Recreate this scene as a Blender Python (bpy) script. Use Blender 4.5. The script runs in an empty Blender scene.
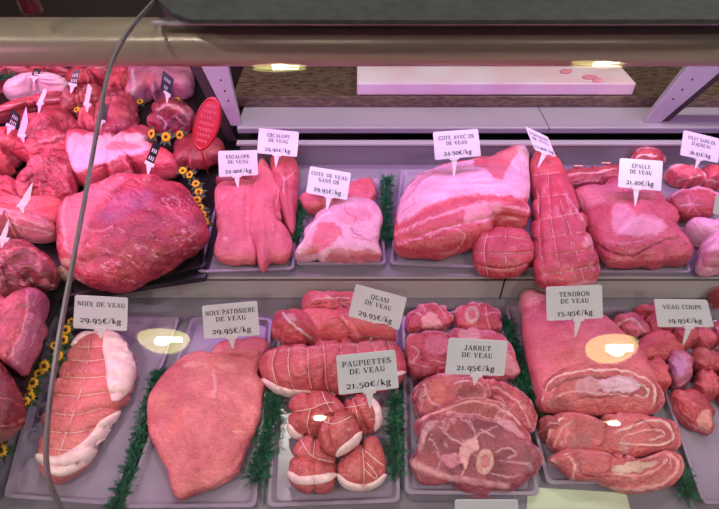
import bpy, bmesh, math, random
import numpy as np
from mathutils import Vector, Matrix
from mathutils.bvhtree import BVHTree
random.seed(7); rng = np.random.RandomState(5)
SC = bpy.context.scene
COL = SC.collection
W, HH, F = 719, 509, 520.0
PITCH = math.radians(42.8)
CAM = Vector((0, 0, 1.70))
FW = Vector((0, math.cos(PITCH), -math.sin(PITCH)))
UP = Vector((0, math.sin(PITCH), math.cos(PITCH)))
RT = Vector((1, 0, 0))
LO = 0.75            # lower deck
UD = 0.827           # upper deck
def ray(px, py):
    return (FW + RT*((px-W/2)/F) + UP*((HH/2-py)/F))
def at(px, py, z):
    d = ray(px, py); return CAM + d*((z-CAM.z)/d.z)
def at_y(px, py, Y):
    d = ray(px, py); return CAM + d*((Y-CAM.y)/d.y)
def at_pl(px, py, o, n):
    d = ray(px, py); return CAM + d*((o-CAM).dot(n)/d.dot(n))
def project(P):
    D = P - np.array(CAM)
    z = D @ np.array(FW)
    return np.stack([W/2 + F*(D @ np.array(RT))/z, HH/2 - F*(D @ np.array(UP))/z], 1)
def lin(c):
    c = [x/255.0 for x in c]
    return tuple(x/12.92 if x <= .04045 else ((x+.055)/1.055)**2.4 for x in c)

# ---------------------------------------------------------------- materials
def new_mat(name):
    m = bpy.data.materials.new(name); m.use_nodes = True
    return m, m.node_tree.nodes, m.node_tree.links, m.node_tree.nodes['Principled BSDF']
def mat(name, col, rough=.5, metal=0, noise=None, bump=None, spec=.5, stretch=None):
    m, N, L, B = new_mat(name)
    c = lin(col) + (1,)
    B.inputs['Base Color'].default_value = c
    B.inputs['Roughness'].default_value = rough
    B.inputs['Metallic'].default_value = metal
    B.inputs['Specular IOR Level'].default_value = spec
    tc = N.new('ShaderNodeTexCoord'); mp = N.new('ShaderNodeMapping')
    L.new(tc.outputs['Object'], mp.inputs['Vector'])
    if stretch: mp.inputs['Scale'].default_value = stretch
    if noise:
        sc, c2 = noise
        t = N.new('ShaderNodeTexNoise'); t.inputs['Scale'].default_value = sc; t.inputs['Detail'].default_value = 5
        L.new(mp.outputs['Vector'], t.inputs['Vector'])
        r = N.new('ShaderNodeValToRGB'); r.color_ramp.elements[0].position = .35; r.color_ramp.elements[1].position = .65
        r.color_ramp.elements[0].color = c; r.color_ramp.elements[1].color = lin(c2) + (1,)
        L.new(t.outputs['Fac'], r.inputs['Fac']); L.new(r.outputs['Color'], B.inputs['Base Color'])
    if bump:
        sc, st = bump
        t = N.new('ShaderNodeTexNoise'); t.inputs['Scale'].default_value = sc; t.inputs['Detail'].default_value = 3
        L.new(mp.outputs['Vector'], t.inputs['Vector'])
        b = N.new('ShaderNodeBump'); b.inputs['Strength'].default_value = st; b.inputs['Distance'].default_value = .002
        L.new(t.outputs['Fac'], b.inputs['Height']); L.new(b.outputs['Normal'], B.inputs['Normal'])
    return m
def emis(name, col, s):
    m, N, L, B = new_mat(name)
    B.inputs['Base Color'].default_value = (.02, .02, .02, 1)
    B.inputs['Emission Color'].default_value = lin(col) + (1,)
    B.inputs['Emission Strength'].default_value = s
    return m
def meat_mat(name, rough=.3, bump=.5, sc=260, marble=.10):
    m, N, L, B = new_mat(name)
    a = N.new('ShaderNodeVertexColor'); a.layer_name = 'Col'
    tc = N.new('ShaderNodeTexCoord')
    t = N.new('ShaderNodeTexNoise'); t.inputs['Scale'].default_value = sc; t.inputs['Detail'].default_value = 4
    L.new(tc.outputs['Object'], t.inputs['Vector'])
    mp = N.new('ShaderNodeMapping'); mp.inputs['Scale'].default_value = (60, 220, 120); mp.inputs['Rotation'].default_value = (0, 0, .5)
    L.new(tc.outputs['Object'], mp.inputs['Vector'])
    t2 = N.new('ShaderNodeTexNoise'); t2.inputs['Scale'].default_value = 1; t2.inputs['Detail'].default_value = 3
    L.new(mp.outputs['Vector'], t2.inputs['Vector'])
    hs = N.new('ShaderNodeHueSaturation')
    mr = N.new('ShaderNodeMapRange'); mr.inputs[1].default_value = .3; mr.inputs[2].default_value = .7
    mr.inputs[3].default_value = .9-marble; mr.inputs[4].default_value = .9+marble
    L.new(t2.outputs['Fac'], mr.inputs[0]); L.new(mr.outputs[0], hs.inputs['Value'])
    mr2 = N.new('ShaderNodeMapRange'); mr2.inputs[1].default_value = .35; mr2.inputs[2].default_value = .65
    mr2.inputs[3].default_value = 1.0; mr2.inputs[4].default_value = .84
    L.new(t.outputs['Fac'], mr2.inputs[0]); L.new(mr2.outputs[0], hs.inputs['Saturation'])
    L.new(a.outputs['Color'], hs.inputs['Color']); L.new(hs.outputs['Color'], B.inputs['Base Color'])
    b = N.new('ShaderNodeBump'); b.inputs['Strength'].default_value = bump; b.inputs['Distance'].default_value = .0038
    ad = N.new('ShaderNodeMath'); ad.operation = 'ADD'
    L.new(t.outputs['Fac'], ad.inputs[0]); L.new(t2.outputs['Fac'], ad.inputs[1])
    L.new(ad.outputs[0], b.inputs['Height']); L.new(b.outputs['Normal'], B.inputs['Normal'])
    B.inputs['Roughness'].default_value = rough
    B.inputs['Specular IOR Level'].default_value = .45
    B.inputs['Subsurface Weight'].default_value = .12
    B.inputs['Subsurface Radius'].default_value = (1, .3, .2)
    B.inputs['Subsurface Scale'].default_value = .006
    return m
MEAT = meat_mat('raw_meat')
MEATW = meat_mat('wet_meat', rough=.26, bump=.45)
M = dict(
    steel=mat('brushed_steel', (140, 132, 140), .36, .6, bump=(60, .12), stretch=(.3, 8, 8)),
    steel_matt=mat('matt_steel', (176, 170, 176), .5, .4),
    deck=mat('lilac_deck', (128, 118, 130), .4, noise=(5, (116, 106, 120))),
    trim=mat('bright_trim', (224, 210, 226), .3, .3),
    steel_dark=mat('dark_steel', (72, 60, 62), .4, .6),
    canopy=mat('bronze_steel', (170, 154, 138), .34, .25, bump=(30, .1), stretch=(.2, 6, 6)),
    black=mat('black_plastic', (16, 14, 18), .35),
    dark=mat('dark_gap', (14, 10, 14), .6),
    tray=mat('lilac_grey_tray', (148, 133, 152), .25, noise=(9, (140, 125, 145))),
    cream=mat('cream_steel', (184, 176, 174), .45, .2),
    granite=mat('brown_granite', (72, 57, 47), .25, noise=(44, (112, 94, 76)), stretch=(1, 3.2, 3)),
    board=mat('cutting_board', (226, 218, 222), .45, noise=(7, (226, 196, 196))),
    slate=mat('slate', (20, 23, 24), .75, noise=(40, (38, 42, 42)), bump=(60, .6)),
    card=mat('laminated_card', (212, 210, 218), .3),
    cardb=mat('black_card', (26, 26, 32), .3),
    ink=mat('ink', (28, 22, 34), .6),
    inkw=mat('chalk_white', (230, 226, 235), .6),
    clip=mat('clear_plastic', (222, 214, 222), .2),
    string=mat('kitchen_string', (235, 205, 205), .7),
    fat=mat('pork_fat_sheet', (240, 206, 206), .34, noise=(70, (232, 184, 188)), bump=(120, .4)),
    bone=mat('bone', (212, 168, 158), .5, noise=(220, (190, 120, 120)), bump=(300, .5)),
    green=mat('plastic_parsley', (18, 76, 54), .5, noise=(60, (30, 104, 70))),
    petal=mat('yellow_petal', (236, 176, 20), .6),
    seed=mat('brown_flower_centre', (66, 34, 18), .8),
    leaf=mat('dark_leaf', (40, 66, 34), .6),
    red=mat('red_enamel', (160, 14, 30), .35),
    redink=mat('red_relief', (214, 110, 122), .4),
    maroon=mat('maroon_glass', (70, 8, 22), .2),
    floor=mat('floor_tile', (66, 58, 54), .5, noise=(3, (78, 70, 64))),
    wall=mat('shop_wall', (86, 76, 70), .7, noise=(2, (96, 84, 78))),
    ceil=mat('ceiling_paint', (70, 66, 64), .8),
    seam=mat('glass_seam', (118, 108, 116), .25, .2),
    pale=mat('pale_lit_ledge', (196, 204, 178), .4),
    lampwarm=emis('lamp_bowl', (226, 216, 130), 10.0),
    lampwhite=emis('lamp_tube', (255, 252, 235), 55.0),
    lampviolet=emis('violet_tube', (235, 160, 255), 3.0),
    lamprim=mat('lamp_rim', (200, 200, 190), .3, .8),
)
def glass_mat():
    m = bpy.data.materials.new('display_glass'); m.use_nodes = True
    N, L = m.node_tree.nodes, m.node_tree.links; N.clear()
    o = N.new('ShaderNodeOutputMaterial'); mx = N.new('ShaderNodeMixShader')
    tr = N.new('ShaderNodeBsdfTransparent'); tr.inputs[0].default_value = (.975, .985, .98, 1)
    gl = N.new('ShaderNodeBsdfGlossy'); gl.inputs['Roughness'].default_value = .0
    fr = N.new('ShaderNodeFresnel'); g = N.new('ShaderNodeNewGeometry')
    ma = N.new('ShaderNodeMath'); ma.operation = 'MULTIPLY_ADD'; ma.inputs[1].default_value = -.8333; ma.inputs[2].default_value = 1.5
    L.new(g.outputs['Backfacing'], ma.inputs[0]); L.new(ma.outputs[0], fr.inputs['IOR'])
    L.new(fr.outputs[0], mx.inputs[0]); L.new(tr.outputs[0], mx.inputs[1]); L.new(gl.outputs[0], mx.inputs[2])
    L.new(mx.outputs[0], o.inputs['Surface'])
    return m
M['glass'] = glass_mat()

# ---------------------------------------------------------------- objects
def tag(o, label=None, cat=None, group=None, kind=None):
    if label: o['label'] = label
    if cat: o['category'] = cat
    if group: o['group'] = group
    if kind: o['kind'] = kind
    return o
def mesh_obj(name, verts, faces, m, parent=None, smooth=False, cols=None):
    me = bpy.data.meshes.new(name)
    me.from_pydata([tuple(v) for v in verts], [], faces)
    if smooth:
        me.polygons.foreach_set('use_smooth', [True]*len(me.polygons))
    if cols is not None:
        ca = me.color_attributes.new('Col', 'FLOAT_COLOR', 'POINT')
        ca.data.foreach_set('color', np.concatenate([cols, np.ones((len(cols), 1))], 1).astype(np.float32).ravel())
    me.materials.append(m)
    o = bpy.data.objects.new(name, me); COL.objects.link(o)
    if parent:
        o.parent = parent
        o.matrix_parent_inverse = parent.matrix_basis.inverted()
    return o
def recentre(o):
    "put the origin of a top-level mesh at its base centre"
    me = o.data; n = len(me.vertices); a = np.empty(n*3, np.float32)
    me.vertices.foreach_get('co', a); a = a.reshape(-1, 3)
    c = Vector((float(a[:, 0].mean()), float(a[:, 1].mean()), float(a[:, 2].min())))
    a -= np.array(c, np.float32); me.vertices.foreach_set('co', a.ravel()); o.location = c
    me.update(); return o
class MB:
    def __init__(s): s.v = []; s.f = []
    def add(s, vs, fs):
        k = len(s.v); s.v += [Vector(v) for v in vs]; s.f += [tuple(i+k for i in f) for f in fs]; return s
    def quadbox(s, top, th):
        "a slab: top = polygon of points (ccw from above), th = thickness downwards vector"
        n = len(top); t = [Vector(p) for p in top]; b = [p - Vector(th) for p in t]
        s.add(t+b, [tuple(range(n)), tuple(range(2*n-1, n-1, -1))] + [(i, i+n, (i+1) % n+n, (i+1) % n) for i in range(n)])
        return s
    def box(s, a, b):
        x0, y0, z0 = a; x1, y1, z1 = b
        return s.quadbox([(x0, y0, z1), (x1, y0, z1), (x1, y1, z1), (x0, y1, z1)], (0, 0, z1-z0))
    def tube(s, pts, r, n=6, cap=True):
        pts = [Vector(p) for p in pts]; rings = []; up = None
        rr = r if isinstance(r, (list, tuple)) else [r]*len(pts)
        for i, p in enumerate(pts):
            t = (pts[min(i+1, len(pts)-1)] - pts[max(i-1, 0)])
            if t.length < 1e-9: t = Vector((0, 0, 1))
            t.normalize()
            if up is None: up = t.orthogonal().normalized()
            a = (up - t*up.dot(t))
            a = a.normalized() if a.length > 1e-6 else t.orthogonal().normalized()
            up = a; b = t.cross(a)
            rings.append([p + (a*math.cos(2*math.pi*k/n) + b*math.sin(2*math.pi*k/n))*rr[i] for k in range(n)])
        vs = [v for q in rings for v in q]; fs = []
        for i in range(len(pts)-1):
            for k in range(n):
                fs.append((i*n+k, i*n+(k+1) % n, (i+1)*n+(k+1) % n, (i+1)*n+k))
        if cap: fs += [tuple(range(n-1, -1, -1)), tuple((len(pts)-1)*n+k for k in range(n))]
        return s.add(vs, fs)
    def extrude_x(s, prof, x0, x1, closed=True):
        n = len(prof)
        vs = [(x0, y, z) for y, z in prof] + [(x1, y, z) for y, z in prof]
        fs = [(i, (i+1) % n, (i+1) % n+n, i+n) for i in range(n if closed else n-1)]
        if closed: fs += [tuple(range(n-1, -1, -1)), tuple(range(n, 2*n))]
        return s.add(vs, fs)
    def build(s, name, m, parent=None, smooth=False, bevel=0):
        o = mesh_obj(name, s.v, s.f, m, parent, smooth)
        bm = bmesh.new(); bm.from_mesh(o.data)
        bmesh.ops.recalc_face_normals(bm, faces=bm.faces)
        bm.to_mesh(o.data); bm.free()
        if bevel:
            b = o.modifiers.new('bevel', 'BEVEL'); b.width = bevel; b.segments = 2; b.limit_method = 'ANGLE'
        return o
def empty(name, loc):
    o = bpy.data.objects.new(name, None); o.location = loc; o.empty_display_size = .02; COL.objects.link(o); return o

# ---------------------------------------------------------------- noise
def vn(P, seed=0):
    P = P + seed*17.31
    i = np.floor(P).astype(np.int64); f = P - i; f = f*f*(3-2*f); r = 0
    for a in (0, 1):
        for b in (0, 1):
            for c in (0, 1):
                h = ((i[:, 0]+a)*73856093) ^ ((i[:, 1]+b)*19349663) ^ ((i[:, 2]+c)*83492791)
                h = (h ^ (h >> 13)) * 1274126177 & 0x7fffffff
                h = ((h ^ (h >> 16)) & 0xffff)/65535.0*2-1
                w = (f[:, 0] if a else 1-f[:, 0])*(f[:, 1] if b else 1-f[:, 1])*(f[:, 2] if c else 1-f[:, 2])
                r = r + w*h
    return r
def fbm(P, seed=0, o=3):
    r = 0; a = 1; t = 0
    for k in range(o):
        r = r + a*vn(P*(2**k), seed+k*3); t += a; a *= .5
    return r/t
def seg_dist(Q, pts, closed=False):
    pts = np.array(pts, float); best = np.full(len(Q), 1e9)
    n = len(pts)
    for k in range(n if closed else n-1):
        a = pts[k]; b = pts[(k+1) % n]; ab = b-a
        t = np.clip(((Q-a) @ ab)/(ab @ ab+1e-9), 0, 1)
        d = np.hypot(*(Q - (a + t[:, None]*ab)).T); best = np.minimum(best, d)
    return best
def inside(Q, pts):
    pts = np.array(pts, float); r = np.zeros(len(Q), bool); n = len(pts); x, y = Q[:, 0], Q[:, 1]
    for k in range(n):
        x0, y0 = pts[k]; x1, y1 = pts[(k+1) % n]
        if y0 == y1: continue
        c = ((y0 > y) != (y1 > y)) & (x < (x1-x0)*(y-y0)/(y1-y0)+x0); r ^= c
    return r
def smooth_line(pts, n=6, closed=False):
    P = [np.array(p, float) for p in pts]; m = len(P); out = []
    rngk = range(m) if closed else range(m-1)
    for k in rngk:
        if closed: p0, p1, p2, p3 = P[k-1], P[k], P[(k+1) % m], P[(k+2) % m]
        else: p0, p1, p2, p3 = P[max(k-1, 0)], P[k], P[k+1], P[min(k+2, m-1)]
        for j in range(n):
            t = j/n
            out.append(.5*((2*p1)+(-p0+p2)*t+(2*p0-5*p1+4*p2-p3)*t*t+(-p0+3*p1-3*p2+p3)*t**3))
    if not closed: out.append(P[-1])
    return np.array(out)
BV = []      # (bvh, object) of everything a card or a string may touch
def add_bvh(o):
    dg = None
    me = o.data; mw = o.matrix_basis
    vs = [mw @ v.co for v in me.vertices]; fs = [tuple(p.vertices) for p in me.polygons]
    b = BVHTree.FromPolygons(vs, fs); BV.append((b, o)); return b
def hit(px, py, bvh=None, zfall=None):
    d = ray(px, py).normalized(); best = None
    for b in ([bvh] if bvh else [x[0] for x in BV]):
        r = b.ray_cast(CAM, d)
        if r[0] is not None and (best is None or r[3] < best[3]): best = r
    if best: return best[0], best[1]
    if zfall is not None: return at(px, py, zfall), Vector((0, 0, 1))
    return None, None

C = dict(veal=(216, 104, 118), veal2=(196, 78, 96), vlight=(232, 132, 142), pale=(238, 160, 166), red=(176, 34, 58),
         deep=(126, 16, 38), crim=(196, 38, 66), fat=(236, 204, 212), fatp=(230, 165, 180), memb=(226, 150, 170), dark=(96, 16, 30),
         bone=(236, 200, 188), marrow=(214, 120, 130), brown=(150, 60, 62), orange=(226, 96, 84), purple=(150, 84, 130))
def cc(c): return np.array(lin(C[c] if isinstance(c, str) else c))

def lump(name, label, cat, outline, z=UD, H=.05, pb=.6, pa=1.0, eqf=.35, c1='veal', c2='veal2', marb=.0, marbcol='fatp', marbscale=45,
         feats=(), N=120, Mr=46, amp=.05, nsc=22, fib=None, fine=.001, tilt=0, roll=0, yaw=0, slope=(0, 0), group=None, parent=None, mat_=None,
         center=None, seed=None, fit=True, smooth=True, bot=.75, wr=0.0, fold=.0018, grow=1.0):
    seed = len(bpy.data.objects) if seed is None else seed
    ol = smooth_line(outline, 8, True) if smooth else np.array(outline, float)
    if not smooth:
        d = []
        m_ = len(outline)
        for k in range(m_):
            a = np.array(outline[k], float); b = np.array(outline[(k+1) % m_], float)
            d += [a+(b-a)*j/8 for j in range(8)]
        ol = np.array(d)
    x, y = ol[:, 0], ol[:, 1]; x2, y2 = np.roll(x, -1), np.roll(y, -1); cr = x*y2-x2*y; A = cr.sum()/2
    cen = np.array(center if center else (((x+x2)*cr).sum()/(6*A), ((y+y2)*cr).sum()/(6*A)))
    ol = cen+(ol-cen)*grow
    ty = math.radians(tilt)
    n = Vector((0, 0, 1)); n.rotate(Matrix.Rotation(ty, 3, 'X')); n.rotate(Matrix.Rotation(math.radians(roll), 3, 'Y')); n.rotate(Matrix.Rotation(math.radians(yaw), 3, 'Z'))
    eq = H*eqf
    O = at(cen[0], cen[1], z+eq)
    ex = (Vector((1, 0, 0)) - n*n.x).normalized(); ey = n.cross(ex)
    ang = np.arctan2(-(ol[:, 1]-cen[1]), ol[:, 0]-cen[0])
    # resample by image angle -> N points (star-shaped)
    th = np.linspace(-math.pi, math.pi, N, endpoint=False)
    rad = np.hypot(ol[:, 0]-cen[0], ol[:, 1]-cen[1])
    def polar(thq):
        # max crossing of the ray with the polygon
        out = np.zeros(len(thq)); p = ol-cen; q = np.roll(p, -1, 0)
        for k, t in enumerate(thq):
            dx, dy = math.cos(t), -math.sin(t)
            den = dx*(q[:, 1]-p[:, 1]) - dy*(q[:, 0]-p[:, 0])
            den = np.where(abs(den) < 1e-9, 1e-9, den)
            rr = (p[:, 0]*(q[:, 1]-p[:, 1]) - p[:, 1]*(q[:, 0]-p[:, 0]))/den
            s = (p[:, 0]*dy - p[:, 1]*dx)/den
            ok = (s >= -1e-6) & (s <= 1+1e-6) & (rr > 0)
            out[k] = rr[ok].max() if ok.any() else rad.mean()
        return out
    tr = polar(th)
    pts = []
    for t, r in zip(th, tr):
        p = at_pl(cen[0]+math.cos(t)*r, cen[1]-math.sin(t)*r, O, n) - O
        pts.append((p.dot(ex), p.dot(ey)))
    base = np.array(pts)
    en, eex, eey, On = np.array(n), np.array(ex), np.array(ey), np.array(O)
    def shape(bs, Mt, Mb):
        R = np.abs(bs).max(0)
        P = []
        tt = np.linspace(0, 1, Mt+1)[1:]
        prof = [(math.sin(t*math.pi/2)**pa, max(0, math.cos(t*math.pi/2))**pb) for t in tt]
        pr2 = [(1-(1-bot)*(k/Mb)**2.2, -(math.sin(k/Mb*math.pi/2))) for k in range(1, Mb+1)]
        for s, h in prof + pr2:
            q = bs*s
            sl = 1 + slope[0]*q[:, 0]/R[0] + slope[1]*q[:, 1]/R[1]
            hh = h*(H-eq)*np.clip(sl, .15, 3) if h >= 0 else h*eq*np.ones(len(q))
            P.append(On + q[:, :1]*eex + q[:, 1:]*eey + hh[:, None]*en)
        top = On + (H-eq)*en
        return np.array(P), top
    cur = base.copy()
    if fit:
        for it in range(6):
            P, top = shape(cur, 14, 4)
            pj = project(P.reshape(-1, 3))-cen
            a = np.arctan2(-pj[:, 1], pj[:, 0]); r = np.hypot(pj[:, 0], pj[:, 1])
            nb = 48; idx = ((a+math.pi)/(2*math.pi)*nb).astype(int) % nb
            rm = np.zeros(nb); np.maximum.at(rm, idx, r)
            bt = (np.arange(nb)+.5)/nb*2*math.pi-math.pi
            tg = np.interp(bt, th, tr, period=2*math.pi)
            ratio = np.where(rm > 0, tg/np.maximum(rm, 1e-3), 1)
            ratio = (np.roll(ratio, 1)+2*ratio+np.roll(ratio, -1))/4
            pe = project(On + cur[:, :1]*eex + cur[:, 1:]*eey)-cen
            ae = np.arctan2(-pe[:, 1], pe[:, 0])
            k = np.interp(ae, bt, ratio, period=2*math.pi)
            cur = cur*np.clip(k, .75, 1.3)[:, None]
    Mt, Mb = int(Mr*.78), max(3, int(Mr*.22))
    P, top = shape(cur, Mt, Mb)
    nr = Mt+Mb
    # normals
    def normals(P):
        da = np.roll(P, -1, 1)-np.roll(P, 1, 1)
        dr = np.empty_like(P); dr[1:-1] = P[2:]-P[:-2]; dr[0] = P[1]-P[0]; dr[-1] = P[-1]-P[-2]
        nn = np.cross(dr, da); l = np.linalg.norm(nn, axis=2, keepdims=True); return nn/np.maximum(l, 1e-12)
    NN = normals(P).reshape(-1, 3); PP = P.reshape(-1, 3)
    if (NN[:N] @ en).mean() < 0: NN = -NN
    allP = np.concatenate([PP, top[None]]); allN = np.concatenate([NN, en[None]])
    S = min(cur.max(0)-cur.min(0))
    size = max(.02, min(H*1.6, S))
    disp = size*amp*fbm(allP*nsc*(.08/size)**.3, seed, 3) + fine*vn(allP*260, seed+5)
    if fib is None: fib = (rng.uniform(0, math.pi), 4)
    loc = allP-On; u = loc@eex*math.cos(fib[0])+loc@eey*math.sin(fib[0]); v = -loc@eex*math.sin(fib[0])+loc@eey*math.cos(fib[0]); w = loc@en
    FP = np.stack([u*90/fib[1], v*90, w*60], 1)
    nf = fbm(FP, seed+9, 3)
    disp += wr*nf
    cn = fbm(np.stack([u*34/fib[1]*1.8, v*34, w*22], 1)+.5*nf[:, None], seed+61, 2); ck = np.clip(1-np.abs(cn)*7, 0, 1)**1.5
    ck = ck*np.clip(.5+1.6*vn(allP*22, seed+66), 0, 1)
    disp -= fold*ck
    Q = project(allP)
    base_c = cc(c1)[None]*np.ones((len(allP), 1)); k = np.clip(.5+1.1*fbm(allP*28, seed+2, 2)+.5*nf, 0, 1)[:, None]
    col = base_c*(1-k) + cc(c2)*k
    if marb > 0:
        mn = fbm(np.stack([u*marbscale/fib[1]*1.6, v*marbscale, w*marbscale], 1)+nf[:, None]*.6, seed+21, 3)
        k = np.clip((1-np.abs(mn)*9/(marb+.25)) , 0, 1)*np.clip(fbm(allP*25, seed+31, 2)*3+marb*2.4, 0, 1)
        k = k[:, None]*.8; col = col*(1-k)+cc(marbcol)*k
    mt = np.clip(1-np.abs(fbm(np.stack([u*70/fib[1]*1.5, v*70, w*50], 1)+.8*nf[:, None], seed+77, 3))*7, 0, 1)*np.clip(vn(allP*30, seed+78)*1.6+.2, 0, 1)
    kk = (mt*.42)[:, None]; col = col*(1-kk)+np.minimum(1, col*1.25+.10)*kk
    jit = np.stack([vn(allP*140, seed+41)+1.3*vn(allP*60, seed+43), vn(allP*140, seed+42)+1.3*vn(allP*60, seed+44)], 1)*1.0
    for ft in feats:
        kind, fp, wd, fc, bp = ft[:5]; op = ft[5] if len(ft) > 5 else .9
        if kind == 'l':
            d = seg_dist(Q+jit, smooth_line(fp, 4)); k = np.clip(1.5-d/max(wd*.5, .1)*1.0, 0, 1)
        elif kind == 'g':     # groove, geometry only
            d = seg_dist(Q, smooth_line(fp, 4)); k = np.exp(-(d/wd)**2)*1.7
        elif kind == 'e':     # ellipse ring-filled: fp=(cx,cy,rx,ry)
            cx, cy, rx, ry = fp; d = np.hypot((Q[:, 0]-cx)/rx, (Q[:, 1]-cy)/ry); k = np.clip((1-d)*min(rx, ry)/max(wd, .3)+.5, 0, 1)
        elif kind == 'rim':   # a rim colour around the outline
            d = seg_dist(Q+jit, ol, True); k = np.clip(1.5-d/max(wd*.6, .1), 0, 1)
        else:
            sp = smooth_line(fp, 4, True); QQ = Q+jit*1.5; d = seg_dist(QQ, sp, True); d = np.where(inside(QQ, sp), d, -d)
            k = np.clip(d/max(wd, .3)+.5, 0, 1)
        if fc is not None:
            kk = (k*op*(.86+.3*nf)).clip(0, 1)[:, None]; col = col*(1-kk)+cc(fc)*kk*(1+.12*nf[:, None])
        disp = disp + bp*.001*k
    allP = allP + allN*disp[:, None]
    # pinned to its support
    if abs(tilt)+abs(roll) < 20: allP[:, 2] = np.maximum(allP[:, 2], z+.0002)
    faces = []
    for r in range(nr-1):
        a = r*N; b = (r+1)*N
        for k in range(N):
            k2 = (k+1) % N; faces.append((a+k, b+k, b+k2, a+k2))
    ti = nr*N
    faces += [(ti, k, (k+1) % N) for k in range(N)]
    faces.append(tuple((nr-1)*N+k for k in range(N-1, -1, -1)))
    o = mesh_obj(name, allP, faces, mat_ or MEAT, None, True, np.clip(col, 0, 1))
    me = o.data
    bm = bmesh.new(); bm.from_mesh(me); bmesh.ops.recalc_face_normals(bm, faces=bm.faces); bm.to_mesh(me); bm.free()
    if parent is None:
        recentre(o); tag(o, label, cat, group)
    else:
        o.parent = parent; o.matrix_parent_inverse = parent.matrix_basis.inverted()
        if label: o['label'] = label
    o_b = add_bvh(o)
    return o
def bvh_of(o): return [b for b, q in BV if q is o][0]

def string(host, lines, r=.0009, name='string', m=None, off=.0004, parent=None):
    bv = bvh_of(host); mb = MB()
    for ln in lines:
        pts = []
        for q in smooth_line(ln, 6):
            p, nn = hit(q[0], q[1], bv)
            if p is not None: pts.append(p+nn*off)
        if len(pts) > 1: mb.tube(pts, r, 5)
    if mb.v: return mb.build(name, m or M['string'], parent or host, True)
def patch(host, line, wpx, th=.002, name='fat_band', m=None, nw=7, parent=None, widths=None, lift=0.0008):
    "a fleshy band lying on its host, following a traced line"
    bv = bvh_of(host); L = smooth_line(line, 8); top = []; last = None
    for i, q in enumerate(L):
        t = L[min(i+1, len(L)-1)]-L[max(i-1, 0)]; t = t/(np.hypot(*t)+1e-9); s = np.array([-t[1], t[0]])
        w_ = wpx if widths is None else np.interp(i/(len(L)-1), np.linspace(0, 1, len(widths)), widths)
        e = min(1, 4*min(i, len(L)-1-i)/len(L)+.35); row = []
        for j in range(nw):
            f = j/(nw-1)*2-1; qq = q+s*f*w_*.5*e
            p, nn = hit(qq[0], qq[1], bv)
            if p is None:
                ref = last if last is not None else hit(q[0], q[1], bv)[0]
                if ref is None: ref = Vector(host.location)
                d = ray(qq[0], qq[1]); k = (ref-CAM).dot(FW); p0 = CAM+d*k
                p, nn, _, _ = bv.find_nearest(p0)
            last = p; prof = math.sqrt(max(0, 1-f*f))
            row.append((p, nn, prof))
        top.append(row)
    vs = []; fs = []
    for row in top: vs += [p+nn*(lift+th*pr) for p, nn, pr in row]
    k0 = len(vs)
    for row in top: vs += [p-nn*.0015 for p, nn, pr in row]
    R = len(top)
    for i in range(R-1):
        for j in range(nw-1):
            a = i*nw+j; fs.append((a, a+1, a+nw+1, a+nw)); fs.append((k0+a, k0+a+nw, k0+a+nw+1, k0+a+1))
    for i in range(R-1):
        for j in (0, nw-1):
            a = i*nw+j; fs.append((a, a+nw, k0+a+nw, k0+a))
    for i in (0, R-1):
        for j in range(nw-1):
            a = i*nw+j; fs.append((a, a+1, k0+a+1, k0+a))
    mb = MB(); mb.add(vs, fs)
    return mb.build(name, m or M['fat'], parent or host, True)
def bone(host, cx, cy, rx, ry, rot=0, h=.003, label=None):
    "a sawn ring of bone with its marrow"
    bv = bvh_of(host); p, nn = hit(cx, cy, bv)
    if p is None: return
    rot = math.radians(rot)
    def ringpt(f, t, off):
        x = math.cos(t)*rx*f; y = math.sin(t)*ry*f
        q = (cx+x*math.cos(rot)-y*math.sin(rot), cy+x*math.sin(rot)+y*math.cos(rot))
        a, b = hit(q[0], q[1], bv)
        if a is None: a = at_pl(q[0], q[1], p, nn); b = nn
        return a+b*off
    vs = []; K = 28
    for f, off in ((1.12, -.002), (1, h*.7), (.85, h), (.6, h), (.48, h*.5), (.45, -.001)):
        vs += [ringpt(f, 2*math.pi*k/K, off+.0006*math.sin(5*2*math.pi*k/K+f)) for k in range(K)]
    fs = [(r*K+k, r*K+(k+1) % K, (r+1)*K+(k+1) % K, (r+1)*K+k) for r in range(5) for k in range(K)]
    mb = MB(); mb.add(vs, fs); o = mb.build('bone', M['bone'], host, True)
    vs = [ringpt(.5, 2*math.pi*k/14, h*.3) for k in range(14)]+[ringpt(0, 0, h*.7)]
    mb = MB(); mb.add(vs, [(k, (k+1) % 14, 14) for k in range(14)])
    mb.build('marrow', MARROW, o, True)
    return o
MARROW = mat('marrow', (200, 118, 122), .35, noise=(200, (190, 80, 96)))
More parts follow.
